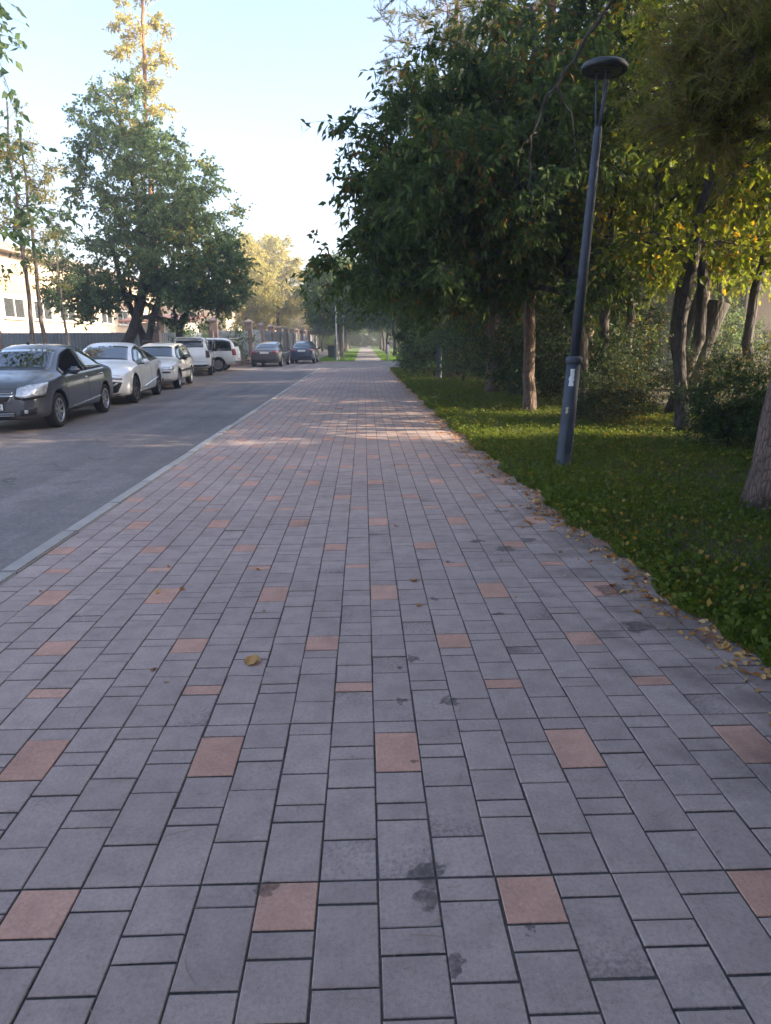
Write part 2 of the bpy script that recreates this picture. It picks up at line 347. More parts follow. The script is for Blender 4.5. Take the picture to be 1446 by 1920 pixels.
def paint(name, col, metal=0.0, rough=.35, flake=.08):
    m = N(name); f = m.noise(m.objc(), 2.0, 3); d = m.noise(m.objc(), 300, 1)
    c = m.ramp(f, [(.3, tuple(k * .93 for k in col)), (.7, tuple(min(1, k * 1.05) for k in col))])
    sz = m.n('ShaderNodeSeparateXYZ'); m.l(m.objc(), sz.inputs[0])
    dz = m.n('ShaderNodeMapRange'); dz.inputs[1].default_value = .55; dz.inputs[2].default_value = .15; m.l(sz.outputs[2], dz.inputs[0])
    c = m.mix(m.math('MULTIPLY', m.math('MULTIPLY', dz.outputs[0], m.noise(m.objc(), 5, 5)), .5), c, (.16, .13, .1))
    m.color(c); m.set(Metallic=metal, Roughness=rough); m.b.inputs['Coat Weight'].default_value = 1.0; m.b.inputs['Coat Roughness'].default_value = .06; return m.mat
M_pgrey = paint('paint_graphite', (0.075, 0.08, 0.098), .25, .38)
M_pwhite = paint('paint_white', (0.88, 0.87, 0.86)); M_pcream = paint('paint_ivory', (0.86, 0.83, 0.77)); M_pwhite2 = paint('paint_cool_white', (0.8, 0.8, 0.8))
M_pbronze = paint('paint_bronze_grey', (0.075, 0.07, 0.07), .3, .4); M_pblue = paint('paint_dark_blue', (0.025, 0.045, 0.085), .2, .35)
M_blackpl = plain('black_plastic', (0.012, 0.012, 0.013), .55); M_rubber = plain('tyre_rubber', (0.018, 0.018, 0.018), .85)
M_seam = plain('panel_gap', (0.012, 0.012, 0.013), .8)
M_chrome = plain('chrome', (0.6, 0.6, 0.62), .15, 1.0, .03); M_alloy = plain('alloy_rim', (0.48, 0.48, 0.5), .3, .8, .05); M_darkalloy = plain('dark_alloy', (0.06, 0.06, 0.065), .35, .5)
M_lens = plain('headlight_lens', (0.55, 0.56, 0.58), .12, .35, .35, 14, coat=1.0); M_tail = plain('taillight_red', (0.22, 0.012, 0.014), .15, coat=1.0); M_taildark = plain('smoked_taillight', (0.05, 0.012, 0.014), .15, coat=1.0)
M_amber = plain('amber_lens', (0.5, 0.4, 0.3), .2); M_plate = plain('number_plate_white', (0.7, 0.7, 0.68), .5, 0, .03)
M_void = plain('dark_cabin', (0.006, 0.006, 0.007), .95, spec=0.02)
M_tarp = plain('dark_green_metal', (0.02, 0.035, 0.03), .6)
M_pole = plain('weathered_pole', (0.42, 0.43, 0.45), .7)

# ================================================================== THE SETTING
def sheet(name, polys, z, mat):
    m = MB()
    for x0, y0, x1, y1 in polys: m.add([(x0, y0, z), (x1, y0, z), (x1, y1, z), (x0, y1, z)], [(0, 1, 2, 3)])
    return tag(m.build(name, mat), kind='structure')
PATH_L, PATH_R, PATH_END = -2.325, 2.05, 37.4
sheet('ground', [(-700, -500, 700, 900)], -0.20, M_dirt)
sheet('road', [(-8.2, -40, -2.46, 37.5), (-8.2, 37.5, 11.5, 49.6), (-8.2, 49.6, -3.7, 240)], -0.04, M_asphalt)
sheet('yard', [(-70, -40, -8.2, 240)], -0.03, M_dirt)
sheet('path_bedding', [(PATH_L - .005, -1.7, PATH_R, PATH_END)], -0.0055, M_joint)
sheet('far_path', [(-.65, 49.75, 1.3, 400)], -0.01, M_farpath)
sheet('far_lawn', [(-3.55, 49.75, -.65, 400), (1.3, 49.75, 45, 400), (11.5, 37.4, 60, 49.75)], -0.015, M_lawn)

# ---- the paved footway: stones laid in columns, two alternating rows, terracotta accents
CW, U, X0, Y0 = 0.168, 0.0834, 0.105, 1.639
GAP = 0.0052
A_SEQ, B_SEQ = (3, 1, 2, 3, 1), (2, 3, 2, 1, 2)
def pavers():
    out = []
    for c in range(-14, 12):
        for r in range(-4, 44):
            y = Y0 + r * 10 * U; odd = r % 2 == 0
            seq = (A_SEQ if (c % 2 == 0) == odd else B_SEQ)
            for i, k in enumerate(seq):
                red = (odd and c % 4 == 0 and i == 3) or (not odd and c % 4 == 2 and i == 4) or (not odd and c % 4 == 3 and i == 1)
                if y + k * U < PATH_END and y > -1.65: out.append((X0 + c * CW, y + k * U / 2, k, red))
                y += k * U
    return out
def in_view(x, y, z=0.0):
    p = camo.matrix_world.inverted() @ Vector((x, y, z))
    return p.z < -0.2 and abs(p.x / -p.z) < 0.585 and abs(p.y / -p.z) < 0.76
camo.matrix_world = Matrix.LocRotScale(camo.location, camo.rotation_quaternion, None)
PV = pavers(); rngp = random.Random(4)
paving = tag(empty('footway_paving', (0, 0, 0)), 'grey concrete paver footway with terracotta accent stones', None, None, 'structure')
def paver_geo(k, lod=0):
    hx, hy, ch, th = CW / 2 - GAP / 2, k * U / 2 - GAP * .62, 0.0028, 0.05
    vs = [(-hx, -hy, -th), (hx, -hy, -th), (hx, hy, -th), (-hx, hy, -th), (-hx, -hy, -ch), (hx, -hy, -ch), (hx, hy, -ch), (-hx, hy, -ch),
          (-hx + ch, -hy + ch, 0), (hx - ch, -hy + ch, 0), (hx - ch, hy - ch, 0), (-hx + ch, hy - ch, 0)]
    fs = [(8, 9, 10, 11)] + [(4 + i, 4 + (i + 1) % 4, 8 + (i + 1) % 4, 8 + i) for i in range(4)] + [(i, (i + 1) % 4, 4 + (i + 1) % 4, 4 + i) for i in range(4)]
    return vs, fs
near = sorted([i for i, p in enumerate(PV) if in_view(p[0], p[1])], key=lambda i: PV[i][1] - .02 * PV[i][2])[:300]
nearset = set(near); pm = {}
for i in near:
    x, y, k, red = PV[i]
    if (k, red) not in pm:
        vs, fs = paver_geo(k); me = bpy.data.meshes.new('paver'); me.from_pydata(vs, [], fs); me.materials.append(M_red if red else M_paver); pm[(k, red)] = me
    o = obj('paver', pm[(k, red)], None, paving, (x + rngp.gauss(0, .0007), y + rngp.gauss(0, .001), rngp.gauss(-.0008, .0009)))
    o.rotation_euler = (rngp.gauss(0, .004), rngp.gauss(0, .004), rngp.gauss(0, .004))
for redflag, nm, mt in ((False, 'paver_field', M_paver), (True, 'terracotta_paver_field', M_red)):
    V = []; F = []; T = []
    for i, (x, y, k, red) in enumerate(PV):
        if i in nearset or red != redflag: continue
        vs, fs = paver_geo(k); dz = rngp.gauss(-.0008, .0009); t = rngp.random(); n = len(V); sx, sy = rngp.gauss(0, .004), rngp.gauss(0, .004)
        V += [(a + x, b + y, c + dz + a * sx + b * sy) for a, b, c in vs]; F += [tuple(q + n for q in f) for f in fs]; T += [t] * len(vs)
    tag(obj(nm, np_mesh(nm, V, F, T), mt, paving), kind='stuff')

# ---- kerb of separate concrete stones along the road
kerb = tag(empty('kerb', (-2.395, 0, 0)), 'pale concrete kerb between footway and road', None, None, 'structure')
km = bpy.data.meshes.new('kerb_stone'); bm = bmesh.new(); bmesh.ops.create_cube(bm, size=1.0)
bmesh.ops.scale(bm, vec=(.125, .984, .26), verts=bm.verts); bmesh.ops.bevel(bm, geom=bm.edges[:], offset=.012, segments=2, affect='EDGES'); bm.to_mesh(km); bm.free(); km.materials.append(M_kerb)
for i in range(39):
    o = obj('kerb_stone', km, None, kerb, (rngp.gauss(0, .003), -1.1 + i, -.118 + rngp.gauss(0, .003))); o.rotation_euler = (rngp.gauss(0, .002), rngp.gauss(0, .006), rngp.gauss(0, .002))
fk = tag(empty('far_kerb', (0, 49.68, 0)), 'pale kerb on the far side of the cross street', None, None, 'structure')
km2 = km.copy()
for i in range(16):
    o = obj('kerb_stone', km2, None, fk, (-3.2 + i, 0, -.115)); o.rotation_euler = (0, 0, R(90))
ek = tag(empty('end_kerb', (0, PATH_END + .06, 0)), 'flush kerb where the footway meets the cross street', None, None, 'structure')
for i in range(5):
    o = obj('kerb_stone', km2, None, ek, (-1.85 + i, 0, -.122)); o.rotation_euler = (0, 0, R(90))

# ---- verge: soil under the trees with a ragged edge over the stones
def edge_x(y):
    return float(np.interp(y, [-4, 2, 4, 6, 8.5, 12, 17, 25, 37], [2.0, 1.98, 1.84, 1.74, 1.66, 1.56, 1.5, 1.42, 1.42])) + .045 * math.sin(y * 3.1) + .03 * math.sin(y * 7.7 + 1) + .02 * math.sin(y * 17.3) + .012 * math.sin(y * 41)
def verge_z(x, y):
    d = x - edge_x(y)
    return -.002 + .02 * min(1, max(0, d) / .5) + .03 * math.sin(x * 1.7 + y * .9) * min(1, max(0, d) / 1.5)
def verge():
    ys = np.concatenate([np.arange(-30, -4, 1.0), np.arange(-4, 14, .05), np.arange(14, 37.41, .1)]); ds = [-.0, .03, .08, .16, .3, .6, 1.0, 1.6, 2.4, 3.5, 5, 7, 10, 15, 25, 60]
    V = []; F = []
    for y in ys:
        e = edge_x(y)
        for j, d in enumerate(ds):
            x = e + d; V.append((x, y, verge_z(x, y) if j else -.012))
    n = len(ds)
    for i in range(len(ys) - 1):
        for j in range(n - 1): F.append((i * n + j, i * n + j + 1, (i + 1) * n + j + 1, (i + 1) * n + j))
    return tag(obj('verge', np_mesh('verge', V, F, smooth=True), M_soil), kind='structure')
verge()

# ---- leaf geometry
def leaves_np(P, D, L, W, rng, fold=.25, droop=.15):
    """folded pointed leaves: 4 verts, 2 tris each"""
    n = len(P); D = D / (np.linalg.norm(D, axis=1, keepdims=True) + 1e-9)
    A = rng.normal(size=(n, 3)); A[:, 2] *= .5; Sd = np.cross(D, A); Sd /= (np.linalg.norm(Sd, axis=1, keepdims=True) + 1e-9); Nn = np.cross(Sd, D)
    L = np.broadcast_to(L, (n,))[:, None]; Wd = np.broadcast_to(W, (n,))[:, None]
    V = np.empty((n, 4, 3)); mid = P + D * L * .42
    V[:, 0] = P; V[:, 1] = mid + Sd * Wd + Nn * Wd * fold; V[:, 2] = P + D * L - np.array([0, 0, 1.0]) * L * droop; V[:, 3] = mid - Sd * Wd + Nn * Wd * fold
    b = (np.arange(n) * 4)[:, None]; F = np.concatenate([b + [[0, 1, 2]], b + [[0, 2, 3]]], 0)
    return V.reshape(-1, 3), F
def needles_np(P, D, L, W, rng):
    n = len(P); D = D / (np.linalg.norm(D, axis=1, keepdims=True) + 1e-9)
    Sd = np.cross(D, rng.normal(size=(n, 3))); Sd /= (np.linalg.norm(Sd, axis=1, keepdims=True) + 1e-9)
    L = np.broadcast_to(L, (n,))[:, None]
    V = np.empty((n, 3, 3)); V[:, 0] = P + Sd * W; V[:, 1] = P - Sd * W; V[:, 2] = P + D * L
    return V.reshape(-1, 3), (np.arange(n) * 3)[:, None] + [[0, 1, 2]]

# ---- grass and weeds on the verge
def vz(x, y): return np.array([verge_z(a, b) for a, b in zip(x, y)])
def grass(name, n, y0, y1, dmax, h0, h1, mat, seed, wide=.004, edge=-.03, pw=1.4, weeds=False, label='', cat='grass'):
    rng = np.random.default_rng(seed); y = y0 + (y1 - y0) * rng.random(n) ** pw
    e = np.array([edge_x(t) for t in y]); x = e + edge + (dmax - edge) * rng.random(n) ** 1.35
    keep = (np.sin(x * 2.3 + 1.3 * np.sin(y * 1.1)) + np.sin(y * 1.9 + x) + rng.normal(size=n) * .9) > -1.75
    x, y = x[keep], y[keep]; n = len(x); z = vz(x, y) - .005
    P = np.stack([x, y, z], 1); D = rng.normal(size=(n, 3)) * (.9 if weeds else .45); D[:, 2] = np.abs(D[:, 2]) * .5 + (.35 if weeds else 1.0)
    L = h0 + (h1 - h0) * rng.random(n)
    if weeds:
        P[:, 2] += rng.random(n) * .1; V, F = leaves_np(P, D, L, L * .33, rng)
        T = np.repeat(rng.random(n), 4)
    else:
        V, F = leaves_np(P, D, L, wide, rng, 0, .3); T = np.repeat(rng.random(n), 4)
    return tag(obj(name, np_mesh(name, V, F, T), mat), label, cat, None, 'stuff')
grass('grass', 150000, 1.5, 16, 5.0, .04, .12, M_grass, 1, .003, label='short dark green grass on the verge beside the footway')
grass('far_grass', 30000, 15, 37, 4.5, .07, .2, M_grass, 2, .008, pw=1.2, label='grass along the far end of the verge')
grass('weeds', 34000, 1.5, 16, 4.6, .02, .055, M_weed, 3, weeds=True, label='broad leaved weeds among the grass by the footway', cat='ground cover')
grass('edge_weeds', 5000, 1.5, 30, .5, .03, .07, M_weed, 5, edge=-.02, weeds=True, label='low weeds creeping over the paving edge', cat='ground cover')
def lawn_blades():
    rng = np.random.default_rng(9); n = 26000; y = 49.8 + 40 * rng.random(n) ** 1.5; left = rng.random(n) < .5
    x = np.where(left, -3.5 + 2.8 * rng.random(n), 1.32 + 4 * rng.random(n)); P = np.stack([x, y, np.full(n, -.02)], 1)
    D = rng.normal(size=(n, 3)) * .4; D[:, 2] = 1; L = .05 + .07 * rng.random(n); V, F = leaves_np(P, D, L, .012, rng, 0, .2)
    tag(obj('lawn_grass', np_mesh('lawn_grass', V, F, np.repeat(rng.random(n), 4)), M_lawnblade), 'bright mown grass strips beyond the cross street', 'grass', None, 'stuff')
lawn_blades()

# ================================================================== TREES
def tree_geo(seed, trunk, envs, K, r_trunk, twigs=9, tw_len=.55, per=14, leaf=(.1, .14), ratio=.3, style='leaf', zfork=1.5, tip=.008, nside=7, droop=.2, squash=1.0, shell=.55, flare=1.35, ntube=4):
    """trunk: list of points (local), envs: (centre, radii, weight) ellipsoids filled with leaf clusters that are joined back to the trunk by limbs"""
    rng = np.random.default_rng(seed)
    # dense trunk nodes
    T = np.array(trunk, float); seg = np.linalg.norm(np.diff(T, axis=0), axis=1); s = np.concatenate([[0], np.cumsum(seg)])
    m = max(4, int(s[-1] / .45)); q = np.linspace(0, s[-1], m); nodes = [np.array([np.interp(t, s, T[:, k]) for k in range(3)]) for t in q]
    for i in range(1, m): nodes[i] = nodes[i] + rng.normal(size=3) * .02
    par = [-1] + list(range(m - 1)); istrunk = m
    # clusters
    W = np.array([e[2] for e in envs], float); W /= W.sum(); C = []
    while len(C) < K:
        c, r, _ = envs[rng.choice(len(envs), p=W)]; d = rng.normal(size=3); d /= np.linalg.norm(d); rad = (shell + (1 - shell) * rng.random()) if rng.random() < .72 else rng.random() ** .5
        p = np.array(c) + d * np.array(r) * rad * (1 + rng.normal() * .06)
        if p[2] > .25: C.append(p)
    C = np.array(C); axis = np.array([T[:, 0].mean(), T[:, 1].mean()])
    order = np.argsort(np.linalg.norm(C[:, :2] - axis, axis=1) + .25 * C[:, 2])
    arr = np.array(nodes); tips = []
    for ci in order:
        c = C[ci]; d = np.linalg.norm(arr - c, axis=1); cost = d + .9 * np.maximum(0, arr[:, 2] - c[2] + .15 * d) + np.where(arr[:, 2] < zfork, 3.0, 0)
        j = int(np.argmin(cost)); a = arr[j]; L = d[j]; k = max(2, min(7, int(L / .5) + 1)); pj = j; new = []
        bend = rng.normal(size=3) * .1 * L + np.array([0, 0, .14 * L])
        for i in range(1, k + 1):
            t = i / k; p = a + (c - a) * t + bend * math.sin(math.pi * t) * .8
            if i < k: p = p + rng.normal(size=3) * .035 * min(L, 1.5)
            par.append(pj); pj = len(par) - 1; new.append(p)
        arr = np.vstack([arr, new]); tips.append(len(arr) - 1)
    n = len(arr); cnt = np.zeros(n); kids = [[] for _ in range(n)]
    for i in range(n):
        if par[i] >= 0: kids[par[i]].append(i)
    cnt[tips] += 1
    for i in range(n - 1, 0, -1):
        if not kids[i]: cnt[i] = max(cnt[i], 1)
    for i in sorted(range(1, n), key=lambda i: -i): cnt[par[i]] += cnt[i]
    rad = tip * np.power(np.maximum(cnt, 1), .42)
    fl = np.array([r_trunk * (1 - .72 * (q[i] / s[-1]) ** .9) for i in range(m)])
    rad[:m] = np.maximum(np.minimum(rad[:m], fl), fl); rad[:m] *= np.array([1 + (flare - 1) * math.exp(-q[i] / .35) for i in range(m)])
    rad[m:] = np.minimum(rad[m:], r_trunk * .55)
    bark = MB()
    # chains
    used = np.zeros(n, bool)
    def chain(i, start):
        pts = [start[0]] if start is not None else []; rs = [min(start[1], rad[i] * 1.1)] if start is not None else []
        while True:
            pts.append(arr[i]); rs.append(rad[i])
            if not kids[i]: break
            if i + 1 < m and i < m - 1: nx = i + 1
            else: nx = max(kids[i], key=lambda t: cnt[t])
            for kk in kids[i]:
                if kk != nx: stack.append((kk, (arr[i], rad[i])))
            i = nx
        return pts, rs
    stack = [(0, None)]; first = True
    while stack:
        i, st = stack.pop(); pts, rs = chain(i, st)
        if len(pts) > 1: bark.tube(pts, rs, 12 if first else (nside if max(rs) > .05 else ntube), cap=first)
        first = False
    # foliage
    LP = []; LD = []; cen = np.array([e[0] for e in envs]).mean(0)
    for ti in tips:
        c = arr[ti]; out = c - arr[par[ti]]; out /= (np.linalg.norm(out) + 1e-9); rr = c - cen; rr[2] *= .5; rr /= (np.linalg.norm(rr) + 1e-9)
        for _ in range(twigs):
            d = rng.normal(size=3) + .55 * out + .45 * rr; d[2] = d[2] * .7 * squash - droop * .5; d /= (np.linalg.norm(d) + 1e-9); ln = tw_len * (.5 + .8 * rng.random()); back = arr[par[ti]] + (c - arr[par[ti]]) * rng.random()
            b = back; e = b + d * ln - np.array([0, 0, droop * ln * .5])
            bark.tube([b, (b + e) / 2 + np.array([0, 0, .06 * ln]), e], [tip * .6, tip * .45, tip * .2], 3, cap=False)
            if style == 'leaf':
                t = .15 + .85 * rng.random(per); p = b + (e - b) * t[:, None] + rng.normal(size=(per, 3)) * .03
                dd = d * .6 + rng.normal(size=(per, 3)) * .75; dd[:, 2] -= droop * 1.2
            else:
                t = .25 + .75 * rng.random(per) ** .7; p = b + (e - b) * t[:, None]; dd = d * .9 + rng.normal(size=(per, 3)) * .55; dd[:, 2] += .2
            LP.append(p); LD.append(dd)
    P = np.concatenate(LP); D = np.concatenate(LD); nl = len(P); L = leaf[0] + (leaf[1] - leaf[0]) * rng.random(nl)
    if style == 'leaf': V, F = leaves_np(P, D, L, L * ratio, rng); T_ = np.repeat(rng.random(nl), 4)
    else: V, F = needles_np(P, D, L, ratio, rng); T_ = np.repeat(np.repeat(rng.random(nl // per + 1), per)[:nl] * .7 + .3 * rng.random(nl), 3)
    return bark.mesh('trunk', True), np_mesh('crown', V, F, T_)
def make_tree(name, label, geo, bark, leaf, loc, rz=0, sc=1.0, cat='tree', group=None, parts=('trunk', 'crown')):
    o = empty(name, loc, rz); o.scale = (sc, sc, sc) if not hasattr(sc, '__len__') else sc
    for me, mt, nm in ((geo[0], bark, parts[0]), (geo[1], leaf, parts[1])):
        if me.users == 0: me.materials.append(mt); ob = obj(nm, me, None, o)
        else:
            ob = obj(nm, me, None, o)
            if me.materials[0] != mt: ob.material_slots[0].link = 'OBJECT'; ob.material_slots[0].material = mt
    tag(o, label, cat, group); return o
def lean(h, dx=0, dy=0, n=6, wob=.08, seed=0):
    r = random.Random(seed); return [(dx * (i / n) ** 1.4 + (r.gauss(0, wob) if 0 < i else 0), dy * (i / n) ** 1.4 + (r.gauss(0, wob) if 0 < i else 0), h * i / n - .12 * (i == 0)) for i in range(n + 1)]

# --- archetypes (mesh data shared between look-alikes)
G = {}
# box elder whose crown hangs over the footway
G['overhang'] = tree_geo(11, [(0, 0, -.1), (-.15, -.1, 1.5), (-.6, -.2, 3.2), (-1.1, -.3, 5.0), (-1.3, -.3, 6.6)],
    [((-1.9, -.6, 4.3), (2.3, 2.6, 1.9), 3), ((-2.9, -.4, 3.2), (1.7, 2.2, 1.25), 2.2), ((-1.1, 0, 5.9), (1.5, 2.2, 1.4), 1.4), ((-.7, -.5, 2.7), (1.3, 1.6, .8), .8)],
    280, .16, 11, .6, 17, (.09, .16), .21, zfork=1.7, droop=.45, shell=.5)
G['maple'] = tree_geo(12, lean(8.5, .4, .3, seed=1),
    [((0, 0, 5.6), (2.8, 2.8, 2.6), 3), ((.6, .3, 7.8), (1.9, 1.9, 1.7), 1.5), ((-1.4, .2, 4.2), (1.6, 1.6, 1.2), 1)],
    250, .17, 10, .62, 15, (.11, .17), .27, zfork=2.2, droop=.35)
G['slim'] = tree_geo(13, lean(9.5, -.5, .4, seed=2, wob=.12),
    [((0, 0, 6.4), (2.0, 2.0, 3.1), 2), ((-.5, .3, 3.9), (1.6, 1.6, 1.0), .7)],
    170, .12, 9, .6, 14, (.08, .13), .33, zfork=2.4, droop=.3)
G['big_elm'] = tree_geo(14, [(-1.1, 0, -.1), (-.5, 0, 1.4), (.2, 0, 2.8), (.55, .1, 4.6), (.5, .1, 7.0), (.1, .1, 10.4)],
    [((1.6, 0, 5.0), (3.3, 3.2, 2.5), 3.2), ((-1.2, 0, 4.8), (2.9, 2.8, 2.4), 2.4), ((.7, 0, 8.2), (2.9, 2.8, 2.2), 2.6), ((2.5, 0, 6.6), (2.2, 2.4, 2.0), 1.8), ((0, 0, 10.3), (1.8, 1.8, 1.7), 1.0), ((3.0, .3, 4.1), (2.1, 2.2, 1.4), 1.2), ((-2.4, .2, 3.6), (1.6, 1.8, 1.2), .6)],
    560, .27, 8, .66, 14, (.1, .16), .33, zfork=1.3, droop=.2, tip=.011)
G['row'] = tree_geo(15, lean(7.0, .2, .2, seed=5),
    [((0, 0, 5.2), (2.7, 2.7, 2.3), 3), ((0, 0, 3.6), (2.5, 2.5, .9), 1)],
    170, .18, 9, .7, 12, (.13, .2), .36, zfork=2.2, droop=.25)
G['pine'] = tree_geo(21, lean(17.5, .3, .2, 8, .05, seed=7),
    [((0, 0, 11), (2.9, 2.9, 5.2), 2.6), ((0, 0, 7.6), (3.2, 3.2, 1.6), 1), ((0, 0, 15.5), (1.5, 1.5, 2.0), .6)],
    270, .17, 11, .55, 34, (.09, .14), .008, style='needle', zfork=5.0, droop=.25, tip=.009, shell=.4)
G['high_pine'] = tree_geo(27, lean(18.5, .25, .1, 8, .05, seed=17),
    [((0, 0, 13.5), (2.6, 2.6, 4.2), 2.6), ((0, 0, 10.6), (2.6, 2.6, 1.2), 1)],
    190, .135, 10, .55, 30, (.09, .14), .008, style='needle', zfork=8.0, droop=.25, tip=.009, shell=.4)
G['airy'] = tree_geo(28, lean(9.0, .5, -.4, seed=23, wob=.14),
    [((0, 0, 6.2), (2.4, 2.4, 3.0), 2), ((.4, .3, 3.6), (1.8, 1.8, 1.0), .6)],
    86, .11, 7, .75, 9, (.09, .145), .33, zfork=2.2, droop=.35)
G['near_pine'] = tree_geo(22, [(0, 0, -.1), (.05, 0, 1.5), (.2, .05, 3.4), (.35, .1, 6), (.5, .1, 9), (.55, .1, 13)],
    [((-.85, -.7, 3.35), (.8, .8, .6), 1.0), ((-.1, -.3, 4.9), (1.2, 1.2, .8), .5), ((.8, .5, 4.4), (1.6, 1.6, 1.2), .5), ((.5, 0, 10.5), (2.2, 2.2, 2.6), 1.4)],
    165, .2, 15, .42, 42, (.085, .135), .0038, style='needle', zfork=2.4, droop=.1, tip=.008, shell=.2, flare=1.5)
G['spindly'] = tree_geo(23, lean(8.3, .1, 0, 6, .04, seed=9),
    [((0, 0, 6.4), (1.0, 1.0, 2.2), 2), ((.1, 0, 3.8), (1.0, 1.0, 1.4), .4)], 27, .085, 7, .5, 15, (.06, .1), .3, zfork=2.0, droop=.2)
G['tall_pine'] = tree_geo(24, lean(19, .3, 0, 8, .06, seed=11),
    [((.2, 0, 15), (1.35, 1.35, 4.0), 2), ((0, 0, 10.5), (1.2, 1.2, 2.0), .5)], 38, .2, 10, .6, 16, (.14, .22), .2, zfork=7, droop=.15, tip=.01)
G['shrub'] = tree_geo(31, [(0, 0, -.05), (.05, 0, .5), (.1, .05, 1.1)],
    [((0, 0, .95), (1.25, 1.25, .95), 1), ((.5, .2, .5), (1.2, 1.0, .5), .5)], 130, .03, 9, .38, 13, (.04, .075), .36, zfork=.05, droop=.05, tip=.005, shell=.45, flare=1.1)
G['thuja'] = tree_geo(32, [(0, 0, -.05), (0, 0, 1.2), (.05, 0, 3.2)],
    [((0, 0, 1.5), (.95, .95, 1.5), 2), ((0, 0, 2.7), (.6, .6, 1.0), .8)], 190, .06, 10, .35, 16, (.05, .09), .3, zfork=.1, droop=.1, tip=.005, shell=.7, flare=1.1)
G['twiggy'] = tree_geo(33, [(0, 0, -.05), (.1, 0, .8), (.25, .1, 1.9)],
    [((.2, 0, 1.6), (1.35, 1.35, 1.2), 1), ((.2, 0, .7), (1.2, 1.2, .6), .4)], 110, .035, 8, .5, 8, (.04, .08), .34, zfork=.1, droop=.05, tip=.006, shell=.3, flare=1.1)
RW = 'trees of the dark wood beside the footway'
MT = make_tree
# --- right-hand wood, front row
MT('pine_tree', 'stout pine trunk at the right edge, its low boughs hanging before the lamp', G['near_pine'], M_barkp, M_litneedle, (3.72, 5.95, .0), 0, 1.0)
MT('box_elder_tree', 'dark box elder whose drooping crown hangs far over the footway', G['overhang'], M_bark, M_maple, (4.15, 13.0, .03), 0, 1.02)
MT('box_elder_tree', 'second box elder reaching over the footway behind the nearest one', G['overhang'], M_bark, M_maple, (4.5, 20.5, .03), .25, 1.12)
MT('pine_tree', 'slim pine rising beside the lamp post, trunk bare to the orange top', G['high_pine'], M_barkp, M_needle, (3.45, 14.3, .0), 0.3, .92)
MT('pine_tree', 'pine with orange upper trunk leaning over the second box elder', G['pine'], M_barkp, M_needle, (3.65, 19.6, .0), 2.0, 1.0)
MT('pine_tree', 'tall pine near the far end of the wood by the cross street', G['pine'], M_barkp, M_needle, (3.4, 27.5, .03), 4.1, 1.0)
MT('maple_tree', 'green maple behind the second lamp post', G['maple'], M_bark, M_maple, (3.9, 28.5, .03), 1.0, 1.0)
MT('maple_tree', 'last maple of the wood at the street corner', G['maple'], M_bark, M_maple, (3.6, 34.0, .03), 2.4, .95)
# --- trunks to the right of the lamp
MT('maple_tree', 'upright dark trunk before the iron fence, leftmost of the group', G['airy'], M_bark, M_gold, (5.95, 13.2, .03), 0.2, 1.1)
MT('maple_tree', 'dark trunk between the upright one and the cut stump', G['airy'], M_bark, M_gold, (7.1, 15.0, .03), 2.9, 1.12)
MT('maple_tree', 'slender tree behind the near pine at the right edge', G['airy'], M_bark, M_gold, (7.3, 11.6, .03), 4.6, 1.05)
MT('maple_tree', 'sunlit airy tree at the back of the wood left of the iron fence', G['airy'], M_bark, M_gold, (8.6, 22.5, .03), 3.3, 1.2)
MT('maple_tree', 'tree with yellow leaves standing before the pale building', G['airy'], M_bark, M_gold, (11.0, 22.0, .03), 5.3, 1.15)
MT('maple_tree', 'yellowing tree behind the iron fence on the far right', G['airy'], M_bark, M_gold, (12.4, 19.0, .03), 0.9, 1.2)
MT('maple_tree', 'airy yellow green tree right of the lamp head', G['airy'], M_bark, M_gold, (5.2, 11.0, .0), 2.2, 1.0)
for lb_, x_, y_, rz_, s_, mt_ in (('slim trunk just right of the lamp post', 4.95, 14.9, 1.3, 1.1, M_gold), ('slim dark trunk right of the cut stump', 8.0, 13.7, 3.4, 1.05, M_gold), ('slim trunk in shade behind the leftmost dark one', 6.6, 17.6, 5.1, 1.15, M_gold), ('slim trunk before the brown block', 9.3, 15.4, .4, 1.2, M_gold), ('slim trunk beside the near pine in the deep shade', 7.9, 10.2, 2.0, 1.1, M_gold)):
    MT('slim_tree', lb_, G['airy'], M_bark, mt_, (x_, y_, 0), rz_, s_)
MT('maple_tree', 'dim maple between the two box elders at the back', G['maple'], M_bark, M_maple, (5.6, 27.0, .03), 5.0, 1.15)
MT('maple_tree', 'dim maple closing the wood toward the cross street', G['maple'], M_bark, M_maple, (7.0, 31.0, .03), 0.5, 1.2)
MT('pine_tree', 'pine in the middle of the wood with sunlit orange bark', G['high_pine'], M_barkp, M_needle, (5.4, 16.6, .03), 5.2, 1.02)
MT('pine_tree', 'pine behind the yellowing maples on the right', G['high_pine'], M_barkp, M_needle, (8.4, 17.4, .03), 1.2, 1.1)
MT('pine_tree', 'pine at the back edge of the wood near the fence', G['pine'], M_barkp, M_needle, (9.6, 26.0, .03), 3.0, 1.1)
